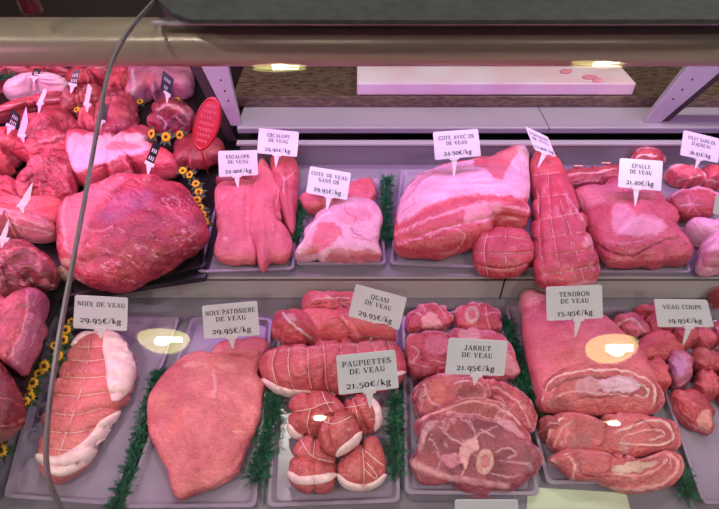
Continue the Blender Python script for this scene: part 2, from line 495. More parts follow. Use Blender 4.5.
# ---------------------------------------------------------------- lettering (a drawn serif alphabet)
TK, TN = .17, .075
def arc(cx, cy, rx, ry, a0, a1, n=12):
    return ('c', [(cx+rx*math.cos(math.radians(a0+(a1-a0)*k/n)), cy+ry*math.sin(math.radians(a0+(a1-a0)*k/n))) for k in range(n+1)])
def K(x0, y0, x1, y1): return ('k', [(x0, y0), (x1, y1)])
def T(x0, y0, x1, y1): return ('t', [(x0, y0), (x1, y1)])
def Sf(x, y, w=.36): return ('s', [(x-w/2, y), (x+w/2, y)])
G = {
 'A': (.86, [T(.1, 0, .43, 1), K(.43, 1, .74, 0), T(.22, .34, .62, .34), Sf(.1, .02), Sf(.74, .02)]),
 'C': (.78, [arc(.45, .5, .36, .49, 50, 310), T(.72, .98, .72, .68)]),
 'D': (.84, [K(.18, 0, .18, 1), T(.06, .97, .4, .97), T(.06, .03, .4, .03), arc(.36, .5, .4, .47, -90, 90)]),
 'E': (.74, [K(.18, 0, .18, 1), T(.04, .97, .64, .97), T(.04, .03, .68, .03), T(.18, .52, .5, .52), T(.64, .98, .64, .74), T(.68, .02, .68, .28), T(.5, .64, .5, .4)]),
 'F': (.7, [K(.18, 0, .18, 1), T(.04, .97, .64, .97), T(.18, .52, .5, .52), T(.64, .98, .64, .74), Sf(.18, .03)]),
 'G': (.86, [arc(.45, .5, .36, .49, 50, 320), T(.72, .98, .72, .68), K(.72, .08, .72, .42), Sf(.7, .44, .3)]),
 'I': (.4, [K(.2, 0, .2, 1), Sf(.2, .03), Sf(.2, .97)]),
 'J': (.5, [K(.3, .15, .3, 1), arc(.14, .15, .16, .16, 0, -150, 6), Sf(.3, .97)]),
 'L': (.68, [K(.18, 0, .18, 1), Sf(.18, .97), T(.04, .03, .62, .03), T(.62, .02, .62, .3)]),
 'N': (.86, [T(.15, 0, .15, 1), K(.15, 1, .7, 0), T(.7, 0, .7, 1), Sf(.15, .03, .28), Sf(.7, .97, .28), Sf(.12, .97, .2)]),
 'O': (.86, [arc(.43, .5, .36, .49, 0, 360, 18)]),
 'P': (.72, [K(.18, 0, .18, 1), Sf(.18, .03), T(.04, .97, .4, .97), T(.18, .46, .4, .46), arc(.38, .715, .27, .255, -90, 90, 8)]),
 'Q': (.86, [arc(.43, .5, .36, .49, 0, 360, 18), K(.4, .1, .74, -.16)]),
 'R': (.82, [K(.18, 0, .18, 1), Sf(.18, .03), T(.04, .97, .4, .97), T(.18, .5, .4, .5), arc(.38, .735, .26, .235, -90, 90, 8), K(.42, .5, .72, .02), Sf(.76, .03, .16)]),
 'S': (.64, [arc(.31, .74, .23, .24, 50, 250, 9), arc(.31, .26, .25, .25, 70, -130, 9), K(.16, .62, .46, .4), T(.53, .98, .53, .72), T(.07, .02, .07, .28)]),
 'T': (.76, [K(.37, 0, .37, 1), T(.05, .97, .69, .97), Sf(.37, .03), T(.05, .98, .05, .72), T(.69, .98, .69, .72)]),
 'U': (.84, [K(.18, .3, .18, 1), T(.68, .3, .68, 1), arc(.43, .32, .25, .31, 180, 360, 9), Sf(.18, .97, .32), Sf(.68, .97, .28)]),
 'V': (.84, [K(.13, 1, .42, 0), T(.42, 0, .72, 1), Sf(.12, .97, .3), Sf(.72, .97, .26)]),
 'X': (.84, [K(.13, 1, .7, 0), T(.12, 0, .7, 1), Sf(.13, .97, .3), Sf(.7, .97, .26), Sf(.12, .03, .26), Sf(.7, .03, .3)]),
 "'": (.25, [K(.12, .72, .12, 1)]), ' ': (.42, []), '.': (.3, [K(.15, 0, .15, .17)]), '-': (.4, [K(.05, .36, .35, .36)]),
 '/': (.5, [T(.05, -.1, .42, 1.05)]),
 '0': (.66, [arc(.33, .36, .26, .36, 0, 360, 16)]), '1': (.46, [K(.23, 0, .23, .72), Sf(.23, .03), T(.08, .6, .23, .7)]),
 '2': (.64, [arc(.3, .5, .22, .22, 160, -40, 8), T(.47, .36, .08, .05), K(.06, .06, .58, .06)]),
 '3': (.62, [T(.1, .7, .52, .7), T(.52, .7, .28, .42), arc(.28, .16, .24, .26, 90, -140, 9)]),
 '4': (.66, [T(.42, .78, .06, .14), K(.42, -.14, .42, .78), T(.02, .14, .64, .14)]),
 '5': (.62, [T(.14, .72, .54, .74), K(.14, .72, .14, .42), arc(.28, .16, .24, .27, 100, -140, 9)]),
 '6': (.64, [arc(.32, .28, .24, .28, 0, 360, 14), arc(.42, .45, .34, .5, 120, 190, 6)]),
 '7': (.62, [T(.06, .7, .56, .7), K(.54, .7, .24, -.1), T(.06, .7, .06, .52)]),
 '8': (.64, [arc(.32, .74, .2, .22, 0, 360, 12), arc(.32, .26, .25, .26, 0, 360, 12)]),
 '9': (.64, [arc(.32, .42, .24, .28, 0, 360, 14), arc(.22, .25, .34, .5, -60, 10, 6)]),
 '€': (.74, [arc(.46, .42, .3, .42, 55, 305), T(.02, .5, .5, .5), T(.02, .34, .48, .34)]),
 'k': (.62, [K(.14, 0, .14, 1), T(.16, .28, .5, .6), K(.26, .38, .54, .02), Sf(.14, .03, .26), Sf(.54, .03, .2)]),
 'g': (.62, [arc(.28, .4, .2, .22, 0, 360, 12), arc(.28, -.12, .24, .18, 0, 360, 12), K(.46, .58, .58, .62)]),
}
def text_quads(s, h):
    x = 0; out = []
    for ch in s:
        w, st = G[ch]
        for kd, pts in st:
            for a, b in zip(pts[:-1], pts[1:]):
                dx, dy = b[0]-a[0], b[1]-a[1]; l = math.hypot(dx, dy) or 1e-6
                wd = {'k': TK, 't': TN, 's': .06}.get(kd) or (TN + (TK-TN)*abs(dy/l))
                e = wd*.25 if kd == 'c' else 0
                ux, uy = dx/l, dy/l; nx, ny = -uy*wd/2, ux*wd/2
                out.append([((x+px+qx)*h, (py+qy)*h) for px, py, qx, qy in
                            ((a[0]-ux*e, a[1]-uy*e, nx, ny), (b[0]+ux*e, b[1]+uy*e, nx, ny), (b[0]+ux*e, b[1]+uy*e, -nx, -ny), (a[0]-ux*e, a[1]-uy*e, -nx, -ny))])
        x += w+.1
    return out, (x-.1)*h
def sign(name, label, cat, quad, tip, lines, group=None, dark=False, back=22, spread=8, zfall=None, hold=True, thin=.0012):
    """quad: TL, TR, BR, BL pixels of the card; tip: where its spike enters the meat; lines: (text, v, height) """
    p, nn = hit(tip[0], tip[1], None, zfall)
    a = math.radians(back); n = Vector((0, -math.cos(a), math.sin(a))); n.rotate(Matrix.Rotation(math.radians(spread), 3, 'Z'))
    tl, tr, br, bl = [at_pl(q[0], q[1], p, n) for q in quad]
    root = empty(name, p); tag(root, label, cat, group)
    # rounded card
    def uv(u, v): return bl*(1-u)*(1-v)+br*u*(1-v)+tl*(1-u)*v+tr*u*v
    w = ((tr-tl).length+(br-bl).length)/2; h = ((tl-bl).length+(tr-br).length)/2; r = .004; pol = []
    for cx, cy, a0 in ((w-r, r, -90), (w-r, h-r, 0), (r, h-r, 90), (r, r, 180)):
        for k in range(5):
            t = math.radians(a0+22.5*k); pol.append(uv((cx+r*math.cos(t))/w, (cy+r*math.sin(t))/h))
    mb = MB(); mb.quadbox([q for q in pol], n*thin)
    mb.build('card', M['cardb'] if dark else M['card'], root)
    for s, v, hh in lines:
        mb = MB()
        q, tw = text_quads(s, h*hh)
        sc = min(1, .9*w/tw)
        for quadp in q:
            mb.add([uv(.5+(x*sc-tw*sc/2)/w, v+y/h)+n*.0006 for x, y in quadp], [(0, 1, 2, 3)])
        if mb.v: mb.build('lettering', M['inkw'] if dark else M['ink'], root)
    if hold:
        ex = (br-bl).normalized(); c = at_pl(tip[0], tip[1], p, n); bc = (bl+br)/2
        q = c; along = (q-bl).dot(ex); bx = bl+ex*max(.012, min(w-.012, along)); 
        dn = (q-bx); 
        if dn.length < .012: dn = dn.normalized()*.012 if dn.length > 1e-5 else Vector((0, 0, -.012))
        mb = MB()
        up = (tl-bl).normalized()
        mb.quadbox([bx-ex*.012-up*.003+n*.003, bx+ex*.012-up*.003+n*.003, bx+ex*.012+up*.006+n*.003, bx-ex*.012+up*.006+n*.003], n*.006)
        mb.quadbox([bx-ex*.0075+n*.0015-up*.002, bx+dn*1.15-ex*.0008+n*.0015, bx+dn*1.15+ex*.0008+n*.0015, bx+ex*.0075+n*.0015-up*.002], n*.002)
        mb.build('spike', M['clip'], root)
    return root

# ---------------------------------------------------------------- trays
def tray(label, px, zdeck, group, material='tray', h=.014, name='display_tray', cat='tray'):
    """px: FL, FR, BR, BL pixels of the rim"""
    c = [at(x, y, zdeck+h) for x, y in px]; cen = sum(c, Vector())/4
    root_pts = []
    def ring(f, z, rr=.012):
        out = []
        for i in range(4):
            p = cen+(c[i]-cen); a = c[i-1]; b = c[(i+1) % 4]
            da = (a-p).normalized(); db = (b-p).normalized(); q = p+(da+db)*f
            for k in range(5):
                t = k/4; p0 = q+da*rr; p2 = q+db*rr
                v = p0*(1-t)**2+q*2*t*(1-t)+p2*t*t; out.append(Vector((v.x, v.y, z)))
        return out
    z = zdeck
    rs = [ring(.004, z), ring(.0, z+h*.75), ring(.0, z+h), ring(.006, z+h), ring(.008, z+h*.8), ring(.014, z+.0035), ring(.03, z+.003)]
    n = 20; vs = [v for r in rs for v in r]; fs = []
    for i in range(len(rs)-1):
        for k in range(n): fs.append((i*n+k, i*n+(k+1) % n, (i+1)*n+(k+1) % n, (i+1)*n+k))
    fs.append(tuple((len(rs)-1)*n+k for k in range(n))); fs.append(tuple(range(n-1, -1, -1)))
    mb = MB(); mb.add(vs, fs); o = mb.build(name, M[material], None, False); recentre(o); tag(o, label, cat, group); return o

# ---------------------------------------------------------------- parsley and flowers
def parsley(label, pts, zs, r=.014, dens=1500, cat='garnish', group='green plastic parsley strips'):
    """a strip of toothed green sprigs along traced pixels lying at height zs"""
    P = [at(x, y, z) for (x, y), z in zip(pts, zs)]
    L = smooth_line([tuple(p) for p in P], 10); mb = MB()
    tot = sum(np.linalg.norm(L[i+1]-L[i]) for i in range(len(L)-1)); n = int(tot*dens*1.5)
    mb.tube([Vector(p) for p in L], .002, 5)
    cum = 0
    for k in range(n):
        q = L[rng.randint(len(L))]+rng.normal(0, .003, 3)
        d = Vector(rng.normal(0, 1, 3)); d.z = abs(d.z)*.8+.1; d.normalize(); p = Vector(q); l = r*rng.uniform(.7, 1.3)
        s = d.orthogonal().normalized(); s.rotate(Matrix.Rotation(rng.uniform(0, 6.28), 3, d)); w = d.cross(s)*.0012
        for j in range(4):
            f = .35+.2*j
            for sg in (-1, 1):
                b = p+d*l*f; e = b+(s*sg+d*.8).normalized()*l*.42*(1.15-f*.5)
                mb.add([b-d*.0012, e, b+d*.0012+w, b+w*1.2], [(0, 1, 2), (2, 1, 3), (3, 1, 0)])
        mb.add([p-s*.0007, p+s*.0007, p+d*l*1.1, p+w], [(0, 1, 2), (1, 3, 2), (3, 0, 2)])
    mnz = min(zs)
    for v in mb.v: v.z = max(v.z, mnz+.0005)
    o = mb.build('parsley_strip', M['green']); recentre(o); tag(o, label, cat, group); return o
def flower(label, px, py, z, r=.013, tilt=25, group='yellow artificial sunflowers', yaw=0):
    p = at(px, py, z)
    mb = MB(); n = Vector((0, -math.sin(math.radians(tilt)), math.cos(math.radians(tilt)))); n.rotate(Matrix.Rotation(math.radians(yaw), 3, 'Z'))
    a = n.orthogonal().normalized(); b = n.cross(a)
    for ly in (0, 1):
        for k in range(11):
            t = 2*math.pi*(k+ly*.5)/11; d = a*math.cos(t)+b*math.sin(t); s = n.cross(d); rr = r*(1-.12*ly)*rng.uniform(.9, 1.1)
            z0 = n*(.001+.0015*ly)
            mb.add([p+d*r*.25+z0, p+d*rr*.65+s*r*.17+z0+n*.001, p+d*rr+n*rng.uniform(-.001, .002)+z0, p+d*rr*.65-s*r*.17+z0+n*.001, p+d*rr*.6+z0+n*.0025],
                   [(0, 1, 4), (1, 2, 4), (2, 3, 4), (3, 0, 4), (0, 3, 2, 1)])
    o = mb.build('sunflower', M['petal']); recentre(o); tag(o, label, 'flower', group)
    mb = MB(); K_ = 12; vs = []
    for f, h in ((1, 0), (.8, .5), (.4, .85)):
        vs += [p+n*(.002+h*.004)+(a*math.cos(2*math.pi*k/K_)+b*math.sin(2*math.pi*k/K_))*r*.36*f for k in range(K_)]
    vs.append(p+n*.0055); fs = [(i*K_+k, i*K_+(k+1) % K_, (i+1)*K_+(k+1) % K_, (i+1)*K_+k) for i in range(2) for k in range(K_)]+[(2*K_+k, 2*K_+(k+1) % K_, 3*K_) for k in range(K_)]
    mb.add(vs, fs); mb.build('centre', M['seed'], o, True)
    mb = MB()
    for k in range(6):
        t = 2*math.pi*k/6+rng.uniform(0, 1); d = a*math.cos(t)+b*math.sin(t); s = n.cross(d); q = p-n*.001
        mb.add([q, q+d*r*1.0+s*r*.4-n*.002, q+d*r*1.9-n*.003, q+d*r*1.0-s*r*.4-n*.002], [(0, 1, 2, 3)])
    mb.build('leaf', M['leaf'], o)
    return o

# ================================================================= the setting
def struct(o): o['kind'] = 'structure'; return o
X0, X1 = -2.2, 2.2
LBY = at(370, 298, LO).y          # foot of the step
struct(MB().box((-4, -2.0, -.05), (4, 4.2, 0)).build('floor', M['floor']))
struct(MB().box((-4, 4.2, 0), (4, 4.3, 3.2)).build('wall_back', M['wall']))
struct(MB().box((-4, -2.0, 3.0), (4, 4.2, 3.05)).build('ceiling', M['ceil']))

# the counter body: plinth, lower deck, step, upper deck, back
root = empty('refrigerated_counter', (0, .9, 0))
tag(root, 'long steel refrigerated butcher counter with two stepped display decks', 'display case')
MB().box((X0, .25, .0), (X1, 1.9, LO-.03)).build('plinth', M['steel_dark'], root)
lowdeck = MB().box((X0, .30, LO-.03), (X1, LBY, LO)).build('lower_deck', M['deck'], root)
XL = at(245, 160, UD).x
YB = at(370, 165, UD).y
mb = MB(); mb.box((X0, LBY, LO-.03), (X1, YB, UD)); updeck = mb.build('upper_deck', M['deck'], root)
MB().box((X0, LBY-.002, LO+.003), (X1, LBY, UD-.002)).build('riser_plate', M['cream'], root)
MB().box((X0, LBY-.0035, UD-.012), (X1, LBY-.002, UD-.009)).build('step_moulding', M['steel_dark'], root)
jx = at_y(503, 285, LBY).x
MB().box((jx-.0015, LBY-.0035, LO), (jx+.0015, LBY-.002, UD)).build('panel_joint', M['dark'], root)
zt = at_y(500, 144, YB).z
MB().box((XL, YB, UD-.02), (X1, YB+.012, zt)).build('back_panel', M['steel'], root)
MB().box((XL-.01, YB-.004, zt-.004), (X1, YB+.02, zt+.0015)).build('back_panel_lip', M['steel_matt'], root)
MB().box((XL, YB+.03, UD-.1), (X1, YB+.04, zt-.012)).build('air_duct', M['dark'], root)
YE = at(370, 128, LO+.16).y; zl = LO+.16
yE0 = YE
z139 = at_y(500, 133.5, yE0).z
MB().box((XL-.02, yE0, z139), (X1, yE0+.02, zl)).build('ledge_front', M['steel_matt'], root, bevel=.002)
YG = at(370, 107, zl).y
MB().box((XL-.02, yE0+.02, zl-.02), (X1, YG+.02, zl)).build('rear_ledge', M['steel_matt'], root)
for px in (233+197, ):
    pass
jx2 = at(544, 118, zl).x
MB().box((jx2-.001, yE0-.001, zl-.01), (jx2+.001, YG, zl+.0006)).build('panel_joint', M['steel_dark'], root)
MB().box((X0, 1.9, 0), (X1, 2.0, UD+.1)).build('rear_wall', M['steel_dark'], root)
# front sill
MB().box((X0, .24, LO-.10), (X1, .30, LO-.015)).build('front_sill', M['pale'], root, bevel=.006)

# granite worktop
zg = at_y(370, 97, YG).z
xg = at(236, 100, zl).x
o = MB().box((xg, YG, zl), (X1, 2.5, zg)).build('granite_worktop', M['granite'], None, bevel=.003); recentre(o)
tag(o, 'mottled brown granite worktop behind the steel ledge of the counter', 'worktop')
MB().box((xg+.1, 1.95, 0), (X1, 2.45, zl)).build('worktop_base', M['steel_dark'], o)
# cutting board
b0 = at_y(357, 97, YG+.012).x; b1 = at_y(632, 96, YG+.012).x
zb = at_y(400, 83.5, YG+.012).z
o = MB().box((b0, YG+.012, zg+.0004), (b1, YG+.46, zb)).build('cutting_board', M['board'], None, bevel=.004); recentre(o)
tag(o, 'thick white cutting board stained pink lying on the granite worktop', 'cutting board')
BRD = o
# meat scraps on the board
for i, (x, y, r) in enumerate(((566, 71, 7), (590, 77, 8), (598, 80, 6))):
    lump('meat_scrap', ('small pale pink meat scrap on the white cutting board, furthest back', 'pink meat scrap on the white cutting board, middle of three',
         'small pink meat scrap on the white cutting board, nearest its right end')[i], 'meat scrap',
         [(x-r, y), (x-r*.3, y-2.2), (x+r, y-1), (x+r*.6, y+1.8), (x-r*.4, y+2.2)], z=zb, H=.006, c1='vlight', c2='pale', N=24, Mr=10, group='scraps on the cutting board')

# canopy tube and glass
GP = [(1.30, 1.375), (1.087, 1.3755), (.948, 1.374), (.859, 1.364), (.80, 1.347), (.738, 1.315), (.66, 1.272), (.59, 1.233), (.483, 1.176), (.425, 1.143), (.351, 1.094), (.301, 1.045), (.280, .981), (.272, .9), (.270, .745)]
GS = smooth_line(GP, 6)
def gnorm(i):
    a = GS[max(i-1, 0)]; b = GS[min(i+1, len(GS)-1)]; t = (b-a)/np.hypot(*(b-a)); return np.array([-t[1], t[0]])*(1 if -t[1] < 0 or t[0] > 0 else -1)
def outn(i):
    v = gnorm(i); 
    if v[1] < 0 or (abs(v[1]) < .3 and v[0] > 0): v = -v
    return v
XS = -.402
def glass_pane(x0, x1, name, label):
    out = [tuple(p) for p in GS]; inn = [tuple(GS[i]-outn(i)*.006) for i in range(len(GS))]
    mb = MB(); mb.extrude_x(out+inn[::-1], x0, x1, True); o = mb.build(name, M['glass'])
    o.data.polygons.foreach_set('use_smooth', [True]*len(o.data.polygons)); o.data.set_sharp_from_angle(angle=.6)
    recentre(o); tag(o, label, 'glass'); return o
glass_pane(XS+.002, X1-.02, 'curved_glass', 'curved glass front pane of the counter, the wide one right of the seam')
glass_pane(X0+.02, XS-.002, 'curved_glass', 'curved glass front pane of the counter, left of the dark seam')
mb = MB(); pr = []
out = [tuple(p+outn(i)*.0004) for i, p in enumerate(GS)]; inn = [tuple(p-outn(i)*.0064) for i, p in enumerate(GS)]
mb.extrude_x(out+inn[::-1], XS-.0019, XS+.0019); o = mb.build('glass_seam', M['seam']); recentre(o); tag(o, 'thin dark curved seam strip joining the two glass panes', 'seam')

yc, zc = at(360, 45, 1.30).y, 1.30
ya, za = at(360, 66.5, 1.262).y, 1.262
yb, zbk = at(360, 24, 1.335).y, 1.335
cp = []
for k in range(28):
    t = 2*math.pi*k/28
    cp.append((ya+.055+.058*math.copysign(abs(math.cos(t))**.75, math.cos(t)), 1.291+.042*math.copysign(abs(math.sin(t))**.75, math.sin(t))))
croot = empty('canopy_rail', (0, ya+.05, 1.25)); tag(croot, 'thick rounded bronze-grey steel canopy rail running above the meat', 'rail')
o = MB().extrude_x(cp, X0, X1).build('rail_tube', M['canopy'], croot)
o.data.polygons.foreach_set('use_smooth', [True]*len(o.data.polygons)); o.data.set_sharp_from_angle(angle=.6)
MB().tube([(X0+.1, ya+.11, 1.243), (X1-.1, ya+.11, 1.243)], .009, 10).build('light_tube', M['lampviolet'], croot, True)
# bright edge trim behind the glass shelf
y20 = at(400, 22, 1.352).y
x170 = at(150, 22, 1.352).x
o = MB().box((x170, y20, 1.345), (X1, y20+.012, 1.352)).build('shelf_trim', M['trim'], None, bevel=.002); recentre(o)
tag(o, 'thin shiny metal trim strip above the bronze-grey canopy rail', 'trim')
# slate board lying on the top glass
zs = 1.380
sl = [(158, 0), (172, 13), (190, 19), (420, 20), (719, 19), (800, 18)]
pts = [at(x, y, zs) for x, y in sl]+[at(800, -40, zs), at(150, -40, zs)]
o = MB().quadbox(pts, (0, 0, .008)).build('slate_board', M['slate'], None, bevel=.001); recentre(o)
tag(o, 'dark grey slate board lying on the glass top of the counter', 'board')
def lathe(name, prof, loc, m, label, cat, n=24):
    vs = [(r*math.cos(2*math.pi*k/n), r*math.sin(2*math.pi*k/n), z) for r, z in prof for k in range(n)]
    fs = [(i*n+k, i*n+(k+1) % n, (i+1)*n+(k+1) % n, (i+1)*n+k) for i in range(len(prof)-1) for k in range(n)]+[tuple(range(n-1, -1, -1)), tuple((len(prof)-1)*n+k for k in range(n))]
    o = MB().add(vs, fs).build(name, m, None, True); o.location = loc; tag(o, label, cat); return o
p = at(28, 15, 1.374)
lathe('candle_cup', [(.017, 0), (.019, .002), (.021, .06), (.0205, .062), (.018, .06), (.015, .01)], (p.x, p.y+.02, 1.374), M['maroon'], 'dark maroon cup standing on the glass top at the far left', 'cup')

# slanted steel brackets
def bracket(label, lo_px, hi_px, wlo, whi, side):
    b = at(lo_px[0], lo_px[1], zl); t = at_y(hi_px[0], hi_px[1], b.y+.03)
    d = t-b; f = (1.345-b.z)/d.z; tt = b+d*f; w0 = .028*wlo; w1 = w0+(.028*whi-w0)*f
    root = empty('canopy_bracket', b); tag(root, label, 'bracket', 'slanted brackets of the canopy')
    n = Vector((0, -1, .1)).normalized(); ex = Vector((1, 0, 0))
    MB().quadbox([b-ex*w0, b+ex*w0, tt+ex*w1, tt-ex*w1], n*.02).build('bracket_plate', M['steel_matt'], root, bevel=.002)
    s = -1 if side < 0 else 1
    c = b+Vector((0, 0, UD+.03-b.z))-d*.25+Vector((0, 0, d.z*.25)) if side < 0 else b
    a0, a1 = (w0, w0+.03)
    MB().quadbox([c+ex*s*a0-n*.01, c+ex*s*a1-n*.01, tt+ex*s*(w1+.03)-n*.01, tt+ex*s*w1-n*.01], n*.04).build('side_channel', M['steel_dark'], root)
    for f in (.45, .62, .8):
        q = b+(t-b)*f-ex*s*w0*.3+n*.0
        MB().tube([q, q+n*.0015], .003, 8).build('rivet', M['dark'], root)
bracket('slanted steel canopy bracket left of the granite worktop, behind the red oval sign', (236, 126), (215, 68), .55, 1.35, -1)
bracket('slanted steel canopy bracket right of the white cutting board', (652, 123), (706, 68), .9, 2.0, 1)

# ceiling lamps that mirror in the curved glass
def mirror_pos(px, py, zc_=2.93):
    d = ray(px, py).normalized(); best = None
    for i in range(len(GS)-1):
        (y0, z0), (y1, z1) = GS[i], GS[i+1]
        # camera ray in the YZ plane
        A = np.array([[d.y, -(y1-y0)], [d.z, -(z1-z0)]]); bb = np.array([y0-CAM.y, z0-CAM.z])
        if abs(np.linalg.det(A)) < 1e-9: continue
        t, s = np.linalg.solve(A, bb)
        if t > 0 and 0 <= s <= 1 and (best is None or t < best[0]):
            v0, v1 = outn(i), outn(i+1); nn = v0*(1-s)+v1*s; nn /= np.hypot(*nn); best = (t, nn)
    t, nn = best; P = CAM+d*t; n = Vector((0, nn[0], nn[1])); r = d-n*2*d.dot(n)
    return P, r
def lamp(label, px, py, r=.135):
    P, rf = mirror_pos(px, py)
    print('lamp', px, py, tuple(round(v, 2) for v in P), tuple(round(v, 2) for v in rf))
    if rf.z < .15: return
    q = P+rf*((2.93-P.z)/rf.z)
    print('   at', tuple(round(v, 2) for v in q))
    root = empty('ceiling_downlight', q); tag(root, label, 'ceiling lamp', 'round ceiling downlights'); n = 32
    def ring(rr, z): return [(q.x+rr*math.cos(2*math.pi*k/n), q.y+rr*math.sin(2*math.pi*k/n), z) for k in range(n)]
    vs = ring(r*1.08, 2.93)+ring(r*1.08, 3.0)+ring(r, 2.925)+ring(r*.9, 2.97)
    MB().add(vs, [(k, (k+1) % n, n+(k+1) % n, n+k) for k in range(n)]+[(2*n+k, 2*n+(k+1) % n, (k+1) % n, k) for k in range(n)]+[(2*n+k, 3*n+k, 3*n+(k+1) % n, 2*n+(k+1) % n) for k in range(n)]).build('rim', M['lamprim'], root)
    MB().add(ring(r*.98, 2.935), [tuple(range(n-1, -1, -1))]).build('bowl', M['lampwarm'], root)
    MB().box((q.x-r*.2, q.y-r*.2, 2.905), (q.x+r*.72, q.y+r*.12, 2.925)).build('light_tube', M['lampwhite'], root)
    return q
# ================================================================= trays
TG, UG = 'lilac-grey trays on the lower deck', 'lilac-grey trays on the upper deck'
tray('lilac-grey tray under the white-banded tied roast, first from the left on the lower deck', [(3, 497), (112, 505), (180, 317), (52, 315)], LO, TG)
tray('lilac-grey tray under the wide flat veal slab on the lower deck', [(122, 508), (256, 507), (272, 318), (192, 317)], LO, TG)
tray('lilac-grey tray under the five string-tied veal parcels', [(267, 507), (400, 502), (397, 316), (279, 318)], LO, TG)
tray('lilac-grey tray under the marbled shank slices with sawn bone', [(405, 494), (540, 495), (500, 306), (402, 316)], LO, TG)
tray('lilac-grey tray under the layered rolled breast of veal', [(547, 484), (672, 482), (632, 307), (505, 305)], LO, TG)
tray('lilac-grey tray under the diced veal chunks, last on the right of the lower deck', [(703, 504), (850, 504), (790, 318), (640, 322)], LO, TG)
tray('lilac-grey tray under the pointed veal escalope slabs on the upper deck', [(197, 272), (294, 269), (300, 183), (222, 180)], UD, UG)
tray('lilac-grey tray under the fat-covered boneless chop on the upper deck', [(296, 264), (386, 264), (380, 178), (309, 180)], UD, UG)
tray('lilac-grey tray under the large fat-capped rib joint', [(390, 264), (582, 271), (560, 168), (401, 170)], UD, UG)
tray('lilac-grey tray under the folded veal shoulder on the upper deck', [(588, 272), (692, 272), (660, 185), (570, 185)], UD, UG)
# left-hand side deck and its black trays
sd = [(60, 299), (205, 277), (246, 140), (215, 66), (-40, 66), (-420, 200), (-330, 520), (-60, 520), (-8, 452), (10, 418), (24, 385), (37, 350), (47, 322)]
pts = [at(x, y, UD+.012) for x, y in sd]; pts = pts
side = MB().quadbox(pts, (0, 0, .014)).build('side_deck', M['black'], bpy.data.objects['refrigerated_counter'])
mb = MB()
dv = [at(213, 262, UD), at(246, 146, UD)]
SZ = UD+.0125
GB = 'black trays of the left-hand display'
tray('black tray with raised rim under the huge dark red veal joint', [(66, 297), (206, 266), (196, 190), (62, 196)], SZ, GB, 'black', h=.012, name='black_tray')
tray('black tray showing between sunflowers and the bony chop, back of the left display', [(112, 150), (216, 150), (190, 92), (112, 92)], SZ, GB, 'black', h=.012, name='black_tray')

T_ = LO+.0036; U_ = UD+.0036; S_ = UD+.0162; B_ = UD+.0128
# ================================================================= lower deck
# 1 tied roast with fat
o = lump('tied_veal_roast', 'long string-tied veal roast with a white fat edge, leftmost on the lower deck', 'roast',
    [(35, 452), (43, 415), (57, 374), (74, 337), (94, 331), (119, 333), (134, 353), (140, 366), (136, 390), (123, 411), (113, 427), (99, 448), (94, 464), (74, 481), (53, 485), (37, 468)],
    z=T_, H=.062, pb=.55, c1=(222, 104, 104), c2=(204, 82, 88), N=160, Mr=64, fib=(2.6, 5), amp=.02, mat_=MEAT,
    feats=[('g', l, 2.2, None, -3.4) for l in ([(68, 346), (90, 347), (112, 346), (140, 352)], [(62, 359), (88, 361), (112, 358), (144, 366)], [(55, 376), (84, 378), (110, 376), (142, 384)], [(50, 394), (80, 396), (108, 392), (138, 396)],
        [(45, 412), (75, 415), (102, 408), (130, 410)], [(40, 430), (70, 433), (96, 428), (118, 426)], [(36, 446), (66, 450), (92, 446), (106, 446)], [(38, 462), (60, 466), (84, 462), (98, 460)])] + [('g', [(90, 332), (84, 380), (62, 440), (54, 470)], 1.8, None, -2.0)])
fb = patch(o, [(106, 332), (116, 345), (121, 362), (120, 382), (114, 402)], 26, .006, 'fat_band', widths=[20, 30, 32, 28, 14], nw=11)
patch(o, [(118, 412), (106, 427), (94, 445), (78, 458), (58, 466), (38, 455)], 14, .005, 'fat_band', widths=[8, 17, 20, 22, 22, 12], nw=11)
patch(o, [(108, 338), (94, 331), (80, 336), (72, 346)], 5, .003, 'fat_band', nw=5)
string(o, [[(68, 346), (90, 347), (112, 346)], [(62, 359), (88, 361), (112, 358)], [(55, 376), (84, 378), (108, 376)], [(50, 394), (80, 396), (106, 392)], [(45, 412), (75, 415), (102, 408)], [(40, 430), (70, 433), (96, 428)], [(38, 446), (66, 450), (86, 446)],
           [(90, 332), (84, 380), (64, 440), (56, 462)]], r=.0006, name='string')
# 2 slab
lump('veal_slab', 'wide flat smooth veal slab, second from the left on the lower deck', 'veal',
    [(148, 398), (163, 374), (183, 357), (208, 349), (224, 339), (253, 336), (271, 341), (270, 357), (262, 374), (265, 394), (261, 419), (249, 448), (241, 472), (216, 489), (183, 500), (169, 489), (163, 464), (150, 435), (147, 415)],
    z=T_, H=.04, pb=.42, c1=(220, 104, 110), c2=(198, 78, 90), N=170, Mr=70, amp=.05, fib=(2.1, 3), wr=.0012,
    feats=[('g', [(165, 375), (175, 395), (178, 420), (190, 455), (225, 470), (248, 440)], 3, None, -1.6), ('l', [(212, 372), (215, 385), (213, 398)], 3, 'pale', .4, .6), ('l', [(185, 366), (200, 362), (206, 365)], 4, 'pale', .3, .5), ('l', [(222, 366), (232, 366)], 5, 'pale', .3, .6),
           ('p', [(176, 410), (184, 412), (178, 428), (168, 434)], 3, 'orange', 0, .6), ('p', [(158, 395), (170, 392), (165, 410), (154, 412)], 4, (214, 120, 90), 0, .4), ('g', [(208, 350), (230, 352), (255, 356), (264, 372)], 2.5, None, -3), ('e', (198, 470, 2.2, 1.6), 1, 'dark', -1),
           ('l', [(232, 430), (244, 431)], 1.2, (240, 170, 110), 0, .8), ('g', [(180, 380), (200, 410), (210, 450)], 4, None, -1.2), ('g', [(235, 380), (240, 410), (230, 445)], 4, None, -1)])
